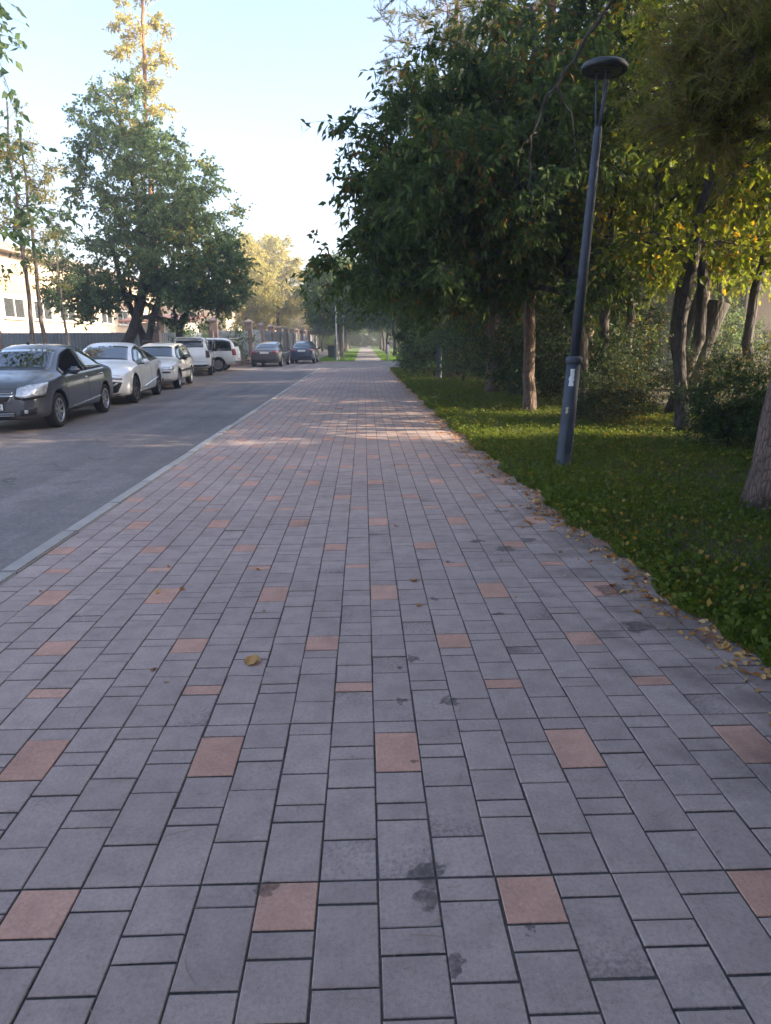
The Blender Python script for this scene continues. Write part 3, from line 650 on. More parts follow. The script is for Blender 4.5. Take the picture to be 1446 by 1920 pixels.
# --- the wood goes on beside and behind the viewer and shades the footway
for i, (x, y, k, s_) in enumerate([(6.5, 4.2, 'maple', 1.15), (6.0, -3.5, 'maple', 1.2), (4.3, -6.5, 'pine', 1.0), (9.0, 1.0, 'pine', 1.1), (7.0, -9.5, 'maple', 1.25),
        (5.0, -13.5, 'pine', 1.1), (10.5, 5.5, 'pine', 1.1), (9.0, -6.0, 'maple', 1.3), (8.5, -16, 'maple', 1.3), (11.5, -1.5, 'maple', 1.3), (12.5, 4.5, 'maple', 1.25)]):
    pine = k == 'pine'
    MT('pine_tree' if pine else 'maple_tree', 'pine of the wood beside the viewer, shading the footway' if pine else 'leafy maple of the wood beside the viewer, shading the footway', G[k], M_barkp if pine else M_bark, M_needle if pine else M_maple, (x, y, .03), i * 1.37, s_, group='trees shading the footway')
for i, (x, y, s_) in enumerate([(8.5, 3.0, 2.1), (9.5, 5.6, 2.2), (8.0, .2, 2.1), (10.5, -2.0, 2.3), (8.8, -5.0, 2.2), (10.6, 7.4, 1.7), (12.2, 3.4, 2.6), (11.5, -7.5, 2.4), (12.8, -.5, 2.6)]):  # unseen bushes added to keep sun bands off the footway
    MT('shrub', 'tall unseen thicket bush added beside the viewer to shade the footway', G['thuja'], M_bark, M_shrub, (x, y, .02), i * 1.7, (s_ * 1.1, s_ * 1.1, s_ * .8), 'shrub', 'added thicket shading the footway', ('stems', 'foliage'))
for i, (x, y) in enumerate([(3.7, -1.6), (3.5, -5.6)]):  # unseen trees added to darken the nearest paving
    MT('box_elder_tree', 'unseen box elder added behind the viewer to shade the near footway', G['overhang'], M_bark, M_maple, (x, y, 0), .1 - i * .2, 1.1, group='box elders behind the viewer')
npn = [c for c in bpy.data.objects if c.get('label', '').startswith('stout pine')][0]
def spline(P, n=6, jit=.012, seed=1):
    rr_ = random.Random(seed); P = [Vector(p) for p in P]; P = [P[0]] + P + [P[-1]]; out = []
    for i in range(1, len(P) - 2):
        for k in range(n):
            t = k / n; a, b, c, d = P[i - 1:i + 3]
            out.append(.5 * ((2 * b) + (c - a) * t + (2 * a - 5 * b + 4 * c - d) * t * t + (3 * b - a - 3 * c + d) * t ** 3) + Vector((rr_.gauss(0, jit), rr_.gauss(0, jit), rr_.gauss(0, jit))))
    return out + [P[-1]]
m = MB()
for P_, r0, r1 in (([(.38, .05, 6.2), (-.1, 1.45, 6.0), (-.77, 2.85, 5.3), (-1.3, 3.05, 4.55), (-1.6, 3.05, 4.05), (-1.66, 3.05, 3.4), (-1.58, 3.05, 2.9)], .034, .004), ([(-.9, 2.9, 5.1), (-1.2, 2.6, 4.95), (-1.7, 2.5, 5.0)], .014, .003), ([(-1.4, 3.05, 4.4), (-1.2, 3.0, 4.0), (-1.15, 3.0, 3.5)], .012, .003), ([(-1.62, 3.05, 3.9), (-1.8, 3.0, 3.7), (-1.85, 3.0, 3.3)], .008, .002), ([(-.4, 2.1, 5.75), (-.9, 2.0, 5.6), (-1.3, 2.1, 5.7)], .016, .004)):
    q_ = spline(P_); m.tube(q_, [r0 + (r1 - r0) * i / (len(q_) - 1) for i in range(len(q_))], 6)
m.build('dead_branch', M_bark, npn, True)
# --- cut leaning stump
st = empty('cut_tree_trunk', (6.72, 14.2, .03)); m = MB()
m.tube([(0, 0, -.1), (.05, 0, .5), (.18, 0, 1.1), (.36, 0, 1.75), (.48, 0, 2.15)], [.26, .2, .19, .2, .215], 12); m.build('trunk', M_bark, st, True)
m = MB(); m.tube([(-.02, 0, .45), (-.2, .02, 1.0), (-.08, .04, 1.7), (.1, .05, 2.6)], [.1, .09, .075, .05], 8); m.build('side_stem', M_bark, st, True)
tag(st, 'thick leaning trunk sawn off at the top, before the iron fence', 'tree trunk')

# --- undergrowth
SH = [('dark low shrub mass between the lamp post and the near pine', 'shrub', 5.1, 9.4, .62, M_shrub), ('dark shrub against the near pine trunk', 'shrub', 5.7, 7.8, .62, M_shrub),
      ('shrub in deep shade behind the lamp post', 'shrub', 4.5, 12.4, .62, M_shrub), ('shrub with pale sunlit leaves below the iron fence', 'twiggy', 6.0, 11.6, .55, M_shrub),
      ('dense shrub at the foot of the slim pine', 'shrub', 4.9, 15.6, 1.15, M_shrub), ('shrub between the slim pine and the next pine', 'shrub', 4.7, 18.3, 1.2, M_shrub),
      ('airy twiggy bush by the second lamp post', 'twiggy', 3.35, 23.6, 1.15, M_elm), ('airy twiggy bush left of the second pine', 'twiggy', 4.0, 21.2, 1.1, M_elm),
      ('twiggy bush leaning over the paving edge near the corner', 'twiggy', 2.75, 27.0, 1.1, M_elm), ('dark columnar evergreen at the street corner', 'thuja', 2.62, 30.0, 1.22, M_shrub),
      ('second dark evergreen just behind the columnar one', 'thuja', 2.9, 32.0, 1.25, M_shrub), ('low bright shrub at the very corner of the cross street', 'shrub', 2.3, 34.6, .55, M_elm),
      ('bushy shrub around the foot of the cut stump', 'shrub', 8.3, 12.7, .75, M_shrub), ('twiggy shrub before the iron fence', 'twiggy', 9.9, 14.6, .8, M_gold), ('shrub right of the slim trunks', 'twiggy', 9.0, 18.0, 1.0, M_elm), ('shrub under the back maples', 'shrub', 6.5, 19.5, 1.5, M_shrub), ('shrub in front of the iron fence', 'shrub', 9.2, 19.5, .55, M_shrub), ('shrub at the right end of the iron fence', 'shrub', 11.2, 17.0, .6, M_shrub),
      ('shrub filling the gap left of the iron fence', 'twiggy', 7.6, 24.5, 1.7, M_gold), ('tall bush deep in the wood', 'twiggy', 5.6, 22.0, 1.7, M_elm), ('low shrub behind the near pine at the frame edge', 'shrub', 7.4, 9.6, .68, M_shrub),
      ('bush beside the corner evergreen', 'twiggy', 4.2, 30.5, 1.5, M_elm), ('bush behind the corner evergreen', 'shrub', 4.4, 35.0, 1.6, M_shrub), ('far bush at the edge of the cross street', 'shrub', 7.5, 35.5, 1.8, M_shrub)]
for i, (lb, k, x, y, s_, mt) in enumerate(SH):
    MT('evergreen_shrub' if k == 'thuja' else 'shrub', lb, G[k], M_bark, mt, (x, y, .02), i * 2.1, s_, 'shrub', None, ('stems', 'foliage'))

# --- left side of the road
MT('elm_tree', 'large many-stemmed elm with leaning dark trunks behind the parked cars', G['big_elm'], M_bark, M_elm, (-10.0, 31.5, -.1), 0, (1.05, 1.05, 1.0))
el = [c for c in bpy.data.objects if c.get('label', '').startswith('large many-stemmed')][0]
for pts, rs in (([(.55, -.3, -.1), (.4, -.2, 1.2), (.75, -.1, 2.6), (1.3, 0, 4.0), (2.0, .1, 5.4)], [.24, .17, .15, .12, .07]), ([(1.0, .2, -.1), (1.6, .2, 1.0), (1.75, .2, 2.2), (2.4, .3, 3.4), (3.4, .3, 4.3)], [.22, .17, .14, .11, .06]), ([(.2, .5, -.1), (.1, .5, 1.8), (-.5, .4, 3.6), (-.9, .3, 6.2)], [.2, .15, .12, .06])):
    m = MB(); m.tube(pts, rs, 10); m.build('stem', M_bark, el, True)
MT('pine_tree', 'tall golden topped tree rising behind the big elm', G['tall_pine'], M_barkp, M_yellow, (-10.7, 37.8, -.1), .4, 1.02)
MT('young_tree', 'left one of two thin bare-stemmed trees behind the grey sedan', G['spindly'], M_barkg, M_yellow, (-10.3, 22.2, -.1), .3, 1.0)
MT('young_tree', 'right one of two thin bare-stemmed trees behind the grey sedan', G['spindly'], M_barkg, M_yellow, (-9.95, 22.4, -.1), 2.4, .95)
MT('young_tree', 'thin reddish stem just left of the big elm', G['spindly'], M_barkg, M_elm, (-11.2, 27.0, -.1), 4.2, .75)
MT('maple_tree', 'dark maple reaching in from the left edge above the grey sedan', G['airy'], M_bark, M_elm, (-8.6, 14.2, -.05), 1.1, 1.3)
MT('maple_tree', 'maple behind the fence at the left edge', G['maple'], M_bark, M_far, (-20.5, 33.5, -.1), 1.7, 1.0)
MT('shrub', 'bush behind the corrugated fence below the elm', G['shrub'], M_bark, M_elm, (-10.0, 38.5, -.1), .7, 1.3, 'shrub', None, ('stems', 'foliage'))
MT('shrub', 'green bush showing over the fence beside the gate', G['shrub'], M_bark, M_far, (-9.0, 44.0, -.1), 2.7, 1.6, 'shrub', None, ('stems', 'foliage'))
MT('shrub', 'small bush behind the white sedan at the foot of the thin trees', G['twiggy'], M_bark, M_elm, (-9.7, 24.5, -.1), 1.7, .42, 'shrub', None, ('stems', 'foliage'))
# --- trees beyond the fence and the avenue past the cross street
MT('poplar_tree', 'sunlit yellowish tree beyond the brick pillar fence', G['big_elm'], M_bark, M_yellow, (-11.6, 82, -.1), 1.2, .95)
MT('poplar_tree', 'sunlit tree close behind the brick pillar fence', G['maple'], M_bark, M_yellow, (-10.4, 64, -.1), 2.2, 1.15)
MT('poplar_tree', 'glowing pale yellow tree over the far end of the pillar fence', G['maple'], M_bark, M_yellow, (-9.2, 78, -.1), 3.2, 1.35)
MT('poplar_tree', 'distant sunlit tree over the road bend', G['big_elm'], M_bark, M_yellow, (-8.0, 118, -.1), 2.2, 1.0)
AV_L = [(-2.0, 53.5), (-2.3, 60), (-2.2, 67), (-2.4, 75), (-2.3, 84), (-2.4, 94), (-2.4, 106), (-2.4, 120)]
AV_R = [(3.3, 54), (2.9, 66), (2.6, 74), (2.7, 83), (2.7, 93), (2.7, 105), (2.8, 119)]
ordn = ['first', 'second', 'third', 'fourth', 'fifth', 'sixth', 'seventh', 'eighth']
for i, (x, y) in enumerate(AV_L): MT('avenue_tree', '%s tree from the street in the left row of the far avenue' % ordn[i], G['row'], M_barkg, M_maple if i % 2 else M_far, (x, y, -.05), i * 1.9, 1.0 + .05 * (i % 3), group='left row of the far avenue')
for i, (x, y) in enumerate(AV_R): MT('avenue_tree', '%s tree from the street in the right row of the far avenue' % ordn[i], G['row'], M_bark, M_maple if i % 2 == 0 else M_far, (x, y, -.05), i * 2.3 + 1, 1.0 + .06 * (i % 3), group='right row of the far avenue')
for i, (x, y, s_) in enumerate([(-5.6, 96, .8), (-5.4, 108, .9), (-5.6, 122, 1.0), (7.5, 58, 1.1), (7.0, 70, 1.1), (7.6, 86, 1.2), (12.5, 62, 1.3), (12, 80, 1.3)]):
    MT('avenue_tree', ['%s tree by the fence across the road from the avenue' % ordn[i % 8], '%s tree in the grass right of the far avenue' % ordn[max(0, i - 3)]][i > 2], G['row'], M_bark, M_maple, (x, y, -.05), i * 1.1, s_, group=['trees by the far fence', 'trees right of the far avenue'][i > 2])
for i, (x, y, s_) in enumerate([(13.4, 39.4, 1.55), (14.0, 43.4, 1.6), (14.2, 47.6, 1.5), (18.5, 41.5, 1.6)]):  # trees added to keep direct sun off the gate and pillar fence
    MT('avenue_tree', 'tree added at the closed right end of the cross street to shade the fence', G['row'], M_bark, M_maple, (x, y, -.02), i * 2.6, s_, group='trees closing the cross street')
for i, (x, y, s_) in enumerate([(-13, 128, 2.2), (-9.5, 132, 2.0), (-6.0, 126, 1.9), (-3.2, 131, 2.0), (-.6, 136, 1.6), (1.8, 134, 1.7), (4.4, 128, 2.0), (7.6, 126, 2.2), (11, 118, 2.2), (14.5, 110, 2.3), (5.6, 100, 1.5), (6.4, 88, 1.5), (5.8, 76, 1.3), (-5.3, 104, 1.5)]):
    MT('shrub', 'far hedge bush under the trees at the end of the avenue', G['shrub'], M_bark, M_far, (x, y, -.05), i * 1.9, s_, 'shrub', 'hedge at the end of the avenue', ('stems', 'foliage'))
for i, (x, y, s_) in enumerate([(-9, 140, 1.0), (-1, 150, .9), (7, 142, 1.0), (17, 130, 1.2), (-20, 150, 1.3), (27, 110, 1.3), (-34, 140, 1.4), (3.5, 165, 1.0), (-5, 170, 1.1)]):
    MT('distant_tree', 'distant tree closing the view at the end of the avenue', G['big_elm'], M_bark, M_far, (x, y, -.1), i * 1.5, s_, group='trees at the end of the avenue')

# ================================================================== BUILDINGS
def prism(m, x0, x1, y0, y1, z0, z1, mi=0): m.box(((x0 + x1) / 2, (y0 + y1) / 2, (z0 + z1) / 2), (x1 - x0, y1 - y0, z1 - z0), mi)
def facade_window(parent, x, y0, y1, z0, z1, n=2):
    f = MB(); t = .1
    prism(f, x - .05, x + .05, y0, y1, z0, z0 + t); prism(f, x - .05, x + .05, y0, y1, z1 - t, z1); prism(f, x - .05, x + .05, y0, y0 + t, z0 + t, z1 - t); prism(f, x - .05, x + .05, y1 - t, y1, z0 + t, z1 - t)
    for k in range(1, n): c = y0 + (y1 - y0) * k / n; prism(f, x - .045, x + .045, c - .05, c + .05, z0 + t, z1 - t)
    o = f.build('window', M_white, parent)
    for k in range(n):
        g = MB(); a = y0 + t + (y1 - y0 - 2 * t) * k / n; b = y0 + t + (y1 - y0 - 2 * t) * (k + 1) / n; prism(g, x - .02, x - .005, a + .03, b - .03, z0 + t, z1 - t); g.build('pane', M_pane, o)
    s = MB(); prism(s, x - .05, x + .14, y0 - .08, y1 + .08, z0 - .07, z0 - .004); s.build('sill', M_white, o)
B = empty('cream_building', (-22, 34, -.1)); 
m = MB(); prism(m, -12, 0, 0, 46, 2.35, 4.55); m.build('wall', M_cream, B)
m = MB(); prism(m, -12, .02, 0, 46, 0, 2.345); m.build('base_wall', M_pink, B)
m = MB(); prism(m, -12, .03, 0, 46, 4.555, 5.3); m.build('brown_band', M_band, B)
m = MB(); prism(m, -12, 0, 0, 46, 5.305, 6.9); m.build('upper_wall', M_cream, B)
m = MB(); prism(m, -12.6, .75, -.6, 46.6, 6.905, 7.35); m.build('roof', M_roof, B)
for k in range(11): facade_window(B, .01, 2.2 + k * 4.0, 5.0 + k * 4.0, 3.0, 4.3)
tag(B, 'long cream building with brown band and deep eaves behind the fence', 'building')
B = empty('far_building', (-17, 88, -.1)); m = MB(); prism(m, -12, 0, 0, 60, 0, 8.2); m.build('wall', M_cream, B)
m = MB(); prism(m, -12.5, .6, -.5, 60.5, 8.205, 8.5); m.build('roof', M_roof, B)
m = MB()
for k in range(31): prism(m, -.02, .02, k * 2 - .02, k * 2 + .02, 8.52, 9.2)
prism(m, -.03, .03, 0, 60, 9.205, 9.25); m.build('roof_railing', M_steelpole, B)
for k in range(12):
    facade_window(B, .01, 2 + k * 4.8, 4 + k * 4.8, 1.6, 3.4); facade_window(B, .01, 2 + k * 4.8, 4 + k * 4.8, 5, 6.8)
tag(B, 'farther cream building with roof railing beyond the gate', 'building')
B = empty('gatehouse', (-13.6, 47, -.1)); m = MB(); prism(m, -1.8, 1.8, 0, 4, 0, 2.75); m.build('wall', M_white, B)
m = MB(); m.add([(-2.3, -.5, 2.76), (2.3, -.5, 2.76), (2.3, 4.5, 3.3), (-2.3, 4.5, 3.3), (-2.3, -.5, 2.88), (2.3, -.5, 2.88), (2.3, 4.5, 3.42), (-2.3, 4.5, 3.42)], [(3, 2, 1, 0), (4, 5, 6, 7), (0, 1, 5, 4), (1, 2, 6, 5), (2, 3, 7, 6), (3, 0, 4, 7)]); m.build('roof', M_redroof, B)
m = MB(); prism(m, -1.2, -.2, -.03, .03, 1.3, 2.3); m.build('window', M_pane, B); m = MB(); prism(m, .4, 1.3, -.03, .03, 0, 2.1); m.build('door', M_roof, B)
tag(B, 'small white gatehouse with sloping red roof behind the fence', 'building')
B = empty('pale_building', (15.6, 40, 0)); m = MB(); prism(m, -4.2, 3.2, 0, 8, 0, 4.6); m.build('wall', M_paleblock, B); m = MB(); prism(m, -4.5, 3.5, -.3, 8.3, 4.605, 4.85); m.build('roof', M_capstone, B)
for k in range(2):
    g = MB(); prism(g, -3 + k * 3, -1.6 + k * 3, -.04, .02, 1.4, 3.0); g.build('window', M_pane, B)
tag(B, 'pale plastered building seen between the trunks behind the iron fence', 'building')
for lb_, x_, y_, rz_, s_ in (('leafy tree standing behind the iron fence before the brown block', 14.6, 27.5, .6, 1.15), ('leafy tree behind the right end of the iron fence', 18.0, 28.0, 2.9, 1.2)): MT('maple_tree', lb_, G['maple'], M_bark, M_gold, (x_, y_, 0), rz_, s_)
B = empty('brown_building', (22.2, 33, 0)); m = MB(); prism(m, -4.2, 5, 0, 8, 0, 6); m.build('wall', M_brownblock, B); m = MB(); prism(m, -4.5, 5.3, -.3, 8.3, 6.005, 6.25); m.build('roof', M_roof, B)
tag(B, 'brownish grey block behind the right end of the iron fence', 'building')

# ================================================================== FENCES
def corr_panel(a, b, z0, z1, parent, ox):
    a = Vector(a); b = Vector(b); d = b - a; L = d.length; d.normalize(); nrm = Vector((d.y, -d.x, 0)); V = []; F = []; n = int(L / .15)
    prof = [(0, 0), (.05, 0), (.065, .03), (.125, .03), (.14, 0)]
    for i in range(n):
        for s_, h in prof:
            p = a + d * (i * L / n + s_) + nrm * h - ox; V += [(p.x, p.y, z0), (p.x, p.y, z1)]
    k = len(V) // 2; F = [(2 * i, 2 * i + 2, 2 * i + 3, 2 * i + 1) for i in range(k - 1)]
    me = bpy.data.meshes.new('corrugated_panel'); me.from_pydata(V, [], F); o = obj('corrugated_panel', me, M_corr, parent)
    md = o.modifiers.new('thickness', 'SOLIDIFY'); md.thickness = .006
    m = MB(); p = a - ox + d * (L / 2) - nrm * .03; m.box((p.x, p.y, z1 - .25), (L, .04, .05), rz=math.atan2(d.y, d.x)); m.box((p.x, p.y, z0 + .3), (L, .04, .05), rz=math.atan2(d.y, d.x)); m.build('rail', M_iron, parent)
def fence(name, label, pts, h, ph, plinth=.35, cap=True):
    ox = Vector((pts[0][0], pts[0][1], -.1)); E_ = empty(name, ox)
    for p in pts:
        q = Vector((p[0], p[1], -.1)) - ox; m = MB(); m.box((q.x, q.y, ph / 2), (.42, .42, ph)); o = m.build('pillar', M_brick, E_)
        if cap: m = MB(); m.box((q.x, q.y, ph + .045), (.52, .52, .08)); m.box((q.x, q.y, ph + .165), (.5, .5, .15), top=.15); m.build('capstone', M_capstone, o)
    for p, q in zip(pts[:-1], pts[1:]):
        a = Vector((p[0], p[1], 0)); b = Vector((q[0], q[1], 0)); d = (b - a).normalized(); a2 = a + d * .24; b2 = b - d * .24; o3 = Vector((ox.x, ox.y, 0))
        corr_panel(a2, b2, plinth + .02, h, E_, o3)
        c = (a + b) / 2 - o3; m = MB(); m.box((c.x, c.y, plinth / 2), ((b2 - a2).length, .3, plinth), rz=math.atan2(d.y, d.x)); m.build('plinth', M_brick, E_)
    return tag(E_, label, 'fence')
fence('corrugated_fence', 'grey corrugated fence with low brick pillars behind the big elm', [(-24.5, 33.2), (-17.6, 34.3), (-10.6, 36.4), (-8.75, 40.4)], 2.0, 2.1, .3, False)
fence('gate_fence', 'blue grey corrugated gate between the low pillar and capped brick pillar', [(-8.6, 41.0), (-7.35, 45.6)], 2.15, 2.65, .55)
fence('pillar_fence', 'row of capped brick pillars with corrugated panels along the far road', [(-7.5, 46.4)] + [(-7.5, 46.4 + 5.6 * k) for k in range(1, 13)], 2.3, 2.6, .45)
def iron_fence(label, a, b, h=1.5):
    a = Vector(a); b = Vector(b); d = b - a; L = d.length; d.normalize(); E_ = empty('iron_fence', a); rz = math.atan2(d.y, d.x); n = int(L / .125)
    bar = MB(); bar.box((0, 0, h / 2), (.022, .022, h)); bar.box((0, 0, h + .05), (.035, .035, .1), top=.05); bme = bar.mesh('bar'); bme.materials.append(M_iron)
    for i in range(n): p = d * (i * .125); o = obj('bar', bme, None, E_, p); o.rotation_euler = (0, 0, rz)
    for z in (.25, h - .18): m = MB(); p = d * (L / 2); m.box((p.x, p.y, z), (L, .03, .045), rz=rz); m.build('rail', M_iron, E_)
    for i in range(int(L / 2.9) + 1): m = MB(); p = d * (i * 2.9); m.box((p.x, p.y, h / 2 + .05), (.075, .075, h + .1), rz=rz); m.build('post', M_iron, E_)
    return tag(E_, label, 'fence')
iron_fence('black iron bar fence in front of the pale building', (9.0, 26.5, .0), (22.0, 24.0, .0), 1.62)

# ================================================================== STREET FURNITURE
def lamp(label, loc, tilt=(0, 0), papers=True):
    E_ = empty('street_lamp', loc); E_.rotation_euler = (tilt[0], tilt[1], 0)
    m = MB(); m.lathe([(.0, -.1), (.105, -.1), (.102, .0), (.09, .02), (.086, .6), (.08, 1.18), (.0, 1.18)], 24); m.build('lower_post', M_lamp, E_, True)
    m = MB(); m.lathe([(.0, 1.18), (.09, 1.18), (.097, 1.2), (.097, 1.24), (.088, 1.255), (.0, 1.275)], 24); m.build('collar', M_lamp, E_, True)
    m = MB(); m.lathe([(.0, 1.25), (.06, 1.25), (.055, 2.3), (.045, 3.55), (.042, 3.6), (.03, 3.62), (0, 3.62)], 20); m.build('upper_post', M_lamp, E_, True)
    for k in range(3):
        a = k * 2.094 + .5; m = MB(); m.tube([(.02 * math.cos(a), .02 * math.sin(a), 3.55), (.05 * math.cos(a), .05 * math.sin(a), 3.8), (.075 * math.cos(a), .075 * math.sin(a), 4.16)], .012, 6); m.build('bracket_arm', M_lamp, E_, True)
    m = MB(); m.lathe([(.0, 4.215), (.16, 4.212), (.22, 4.198), (.242, 4.175), (.244, 4.145), (.23, 4.13), (.2, 4.13), (.19, 4.142), (0, 4.142)], 32); h = m.build('lamp_head', M_lampdark, E_, True)
    m = MB(); m.lathe([(0, 4.13), (.17, 4.13), (.185, 4.138), (0, 4.139)], 32); m.build('lens', M_lampglass, h, True)
    m = MB(); m.box((.01, -.083, .3), (.08, .02, .26)); m.build('service_door', M_lamp, E_)
    if papers:
        def paper(nm, z0, z1, a0, a1, r, mt, seed):
            rr = random.Random(seed); V = []; F = []; n = 6; k = 8
            for i in range(k + 1):
                for j in range(n + 1):
                    a = a0 + (a1 - a0) * (j / n) + (rr.uniform(-.09, .09) if j in (0, n) else 0); z = z0 + (z1 - z0) * i / k
                    V.append((r * math.cos(a), r * math.sin(a), z))
            for i in range(k):
                for j in range(n): F.append((i * (n + 1) + j, i * (n + 1) + j + 1, (i + 1) * (n + 1) + j + 1, (i + 1) * (n + 1) + j))
            me = bpy.data.meshes.new(nm); me.from_pydata(V, [], F); o = obj(nm, me, mt, E_); md = o.modifiers.new('t', 'SOLIDIFY'); md.thickness = .001; return o
        paper('torn_poster', .93, 1.12, R(-128), R(-92), .0845, M_paper, 3)
        paper('sticker', .62, .69, R(-130), R(-112), .0865, M_paper2, 4)
    E_.scale = (1, 1, 1.028)
    return tag(E_, label, 'street lamp')
lamp('blue grey street lamp with round disc head and torn posters on the verge', (2.4, 8.1, .0), (0, R(2.6)))
lamp('second street lamp half hidden by the twiggy bushes', (2.78, 25.6, .02), (0, 0), False)
E_ = empty('utility_pole', (-1.98, 51.6, -.02)); m = MB(); m.tube([(0, 0, -.1), (0, 0, 3.9)], [.06, .05], 10); m.build('shaft', M_pole, E_, True); m = MB(); m.tube([(0, 0, 0), (0, 0, .25)], [.11, .07], 10); m.build('base', M_pole, E_, True); tag(E_, 'slim pale pole in front of the first avenue tree', 'pole')
E_ = empty('street_lamp', (-1.5, 52.8, -.02)); m = MB(); m.tube([(0, 0, -.1), (0, 0, 3.0)], [.05, .035], 10); m.build('post', M_pole, E_, True); m = MB(); m.lathe([(0, 3.25), (.2, 3.22), (.26, 3.12), (.24, 3.06), (0, 3.04)], 16); m.build('lamp_head', M_pole, E_, True); tag(E_, 'pale short lamp beside the first avenue tree', 'street lamp')
E_ = empty('bollard_post', (1.72, 50.3, -.02)); m = MB(); m.tube([(0, 0, -.1), (0, 0, 1.15)], [.06, .055], 10); m.build('post', M_pole, E_, True); m = MB(); m.box((0, -.02, 1.25), (.2, .03, .22)); m.build('plate', M_lamp, E_); tag(E_, 'pale short post with small plate at the start of the far path', 'post')
E_ = empty('litter_bin', (-2.75, 60.5, -.02)); m = MB(); m.box((0, 0, .5), (.62, .5, 1.0)); m.build('body', M_tarp, E_); m = MB(); m.box((0, 0, 1.06), (1.25, .7, .1)); m.build('lid', M_roof, E_); tag(E_, 'dark square bin with wide flat lid on the far lawn', 'bin')
E_ = empty('banner', (-14.7, 28.2, -.05)); m = MB(); m.box((0, 0, 1.55), (.42, .03, 1.05)); b_ = m.build('panel', M_lime, E_); m = MB()
rr = random.Random(2)
for k in range(9): m.box((rr.uniform(-.13, .13), -.02, 2.0 - k * .1), (rr.uniform(.06, .16), .006, .03))
m.build('print', M_limedark, b_); m = MB(); m.tube([(0, .03, 0), (0, .03, 2.1)], .025, 8); m.build('post', M_iron, E_); tag(E_, 'narrow lime green banner at the far left beside the fence pillar', 'banner')

# ================================================================== CARS
def prof(pts, x, k=1.0):
    p = sorted(pts); return np.interp(x, [a * k for a, _ in p], [b for _, b in p])
PROFILES = {
 'sedan': dict(zr=[(-2.24, .84), (-2.18, 1.0), (-2.05, 1.06), (-1.62, 1.09), (-1.0, 1.39), (-.45, 1.485), (.05, 1.485), (.42, 1.41), (1.16, 1.01), (1.6, .95), (1.95, .86), (2.15, .76), (2.24, .66)],
               zs=[(-2.24, .78), (-2.15, .93), (-1.3, .985), (0, .945), (1.1, .91), (1.6, .86), (2.0, .76), (2.24, .58)],
               w=[(-2.24, .7), (-2.16, .86), (-1.95, .95), (-1.3, 1), (1.2, 1), (1.7, .985), (2.0, .92), (2.15, .82), (2.24, .62)],
               yr=[(-2.24, .58), (-2.1, .72), (-1.6, .74), (-1.0, .66), (-.45, .64), (.42, .66), (1.16, .82), (1.6, .8), (2.05, .7), (2.24, .5)],
               zb=[(-2.24, .36), (-2.0, .25), (-1.3, .2), (1.3, .19), (2.0, .2), (2.24, .27)], ws=(.42, 1.14), rg=(-1.62, -1.0), wins=[(-1.28, -.28), (-.2, .95)]),
 'fastback': dict(zr=[(-2.24, .88), (-2.2, .98), (-2.1, 1.03), (-1.85, 1.06), (-1.0, 1.32), (-.4, 1.43), (-.05, 1.43), (.3, 1.36), (1.05, 1.0), (1.5, .93), (1.95, .82), (2.15, .72), (2.24, .62)],
               zs=[(-2.24, .8), (-2.15, .94), (-1.3, .96), (0, .9), (1.1, .87), (1.6, .82), (2.0, .72), (2.24, .56)],
               w=[(-2.24, .72), (-2.16, .86), (-1.95, .95), (-1.3, 1), (1.2, 1), (1.7, .985), (2.0, .93), (2.15, .84), (2.24, .66)],
               yr=[(-2.24, .58), (-1.9, .72), (-1.0, .62), (-.4, .61), (.3, .63), (1.05, .8), (1.5, .78), (2.05, .7), (2.24, .5)],
               zb=[(-2.24, .34), (-2.0, .25), (-1.3, .18), (1.3, .17), (2.0, .18), (2.24, .24)], ws=(.3, 1.03), rg=(-1.8, -.95), wins=[(-1.42, -.35), (-.28, .84)]),
 'wagon': dict(zr=[(-2.24, .84), (-2.2, 1.0), (-2.1, 1.2), (-1.9, 1.4), (-1.5, 1.46), (-.3, 1.47), (.25, 1.43), (.45, 1.37), (1.1, .99), (1.6, .93), (2.0, .84), (2.18, .74), (2.24, .66)],
               zs=[(-2.24, .78), (-2.15, .92), (-1.3, .94), (0, .92), (1.1, .89), (1.6, .85), (2.0, .77), (2.24, .6)],
               w=[(-2.24, .78), (-2.16, .9), (-1.95, .96), (-1.3, 1), (1.2, 1), (1.7, .985), (2.05, .94), (2.17, .86), (2.24, .7)],
               yr=[(-2.24, .7), (-1.9, .68), (-1.0, .66), (.45, .66), (1.1, .82), (1.6, .8), (2.05, .72), (2.24, .55)],
               zb=[(-2.24, .36), (-2.0, .27), (-1.3, .22), (1.3, .22), (2.0, .22), (2.24, .3)], ws=(.45, 1.08), rg=(-2.17, -1.93), wins=[(-1.95, -1.2), (-1.12, -.2), (-.12, .9)]),
 'suv': dict(zr=[(-2.24, .9), (-2.22, 1.05), (-2.14, 1.4), (-2.0, 1.64), (-1.6, 1.72), (-.2, 1.74), (.3, 1.7), (.5, 1.63), (1.2, 1.16), (1.6, 1.1), (2.0, 1.0), (2.18, .88), (2.24, .76)],
               zs=[(-2.24, .84), (-2.15, 1.02), (-1.3, 1.06), (0, 1.04), (1.1, 1.04), (1.6, 1.0), (2.0, .9), (2.24, .7)],
               w=[(-2.24, .8), (-2.16, .91), (-1.95, .97), (-1.3, 1), (1.2, 1), (1.7, .985), (2.05, .94), (2.17, .86), (2.24, .7)],
               yr=[(-2.24, .74), (-1.9, .74), (-1.0, .72), (.5, .72), (1.2, .84), (1.6, .82), (2.05, .74), (2.24, .58)],
               zb=[(-2.24, .42), (-2.0, .32), (-1.3, .26), (1.3, .26), (2.0, .26), (2.24, .36)], ws=(.5, 1.16), rg=(-2.19, -2.02), wins=[(-2.0, -1.2), (-1.12, -.2), (-.12, .98)]),
}
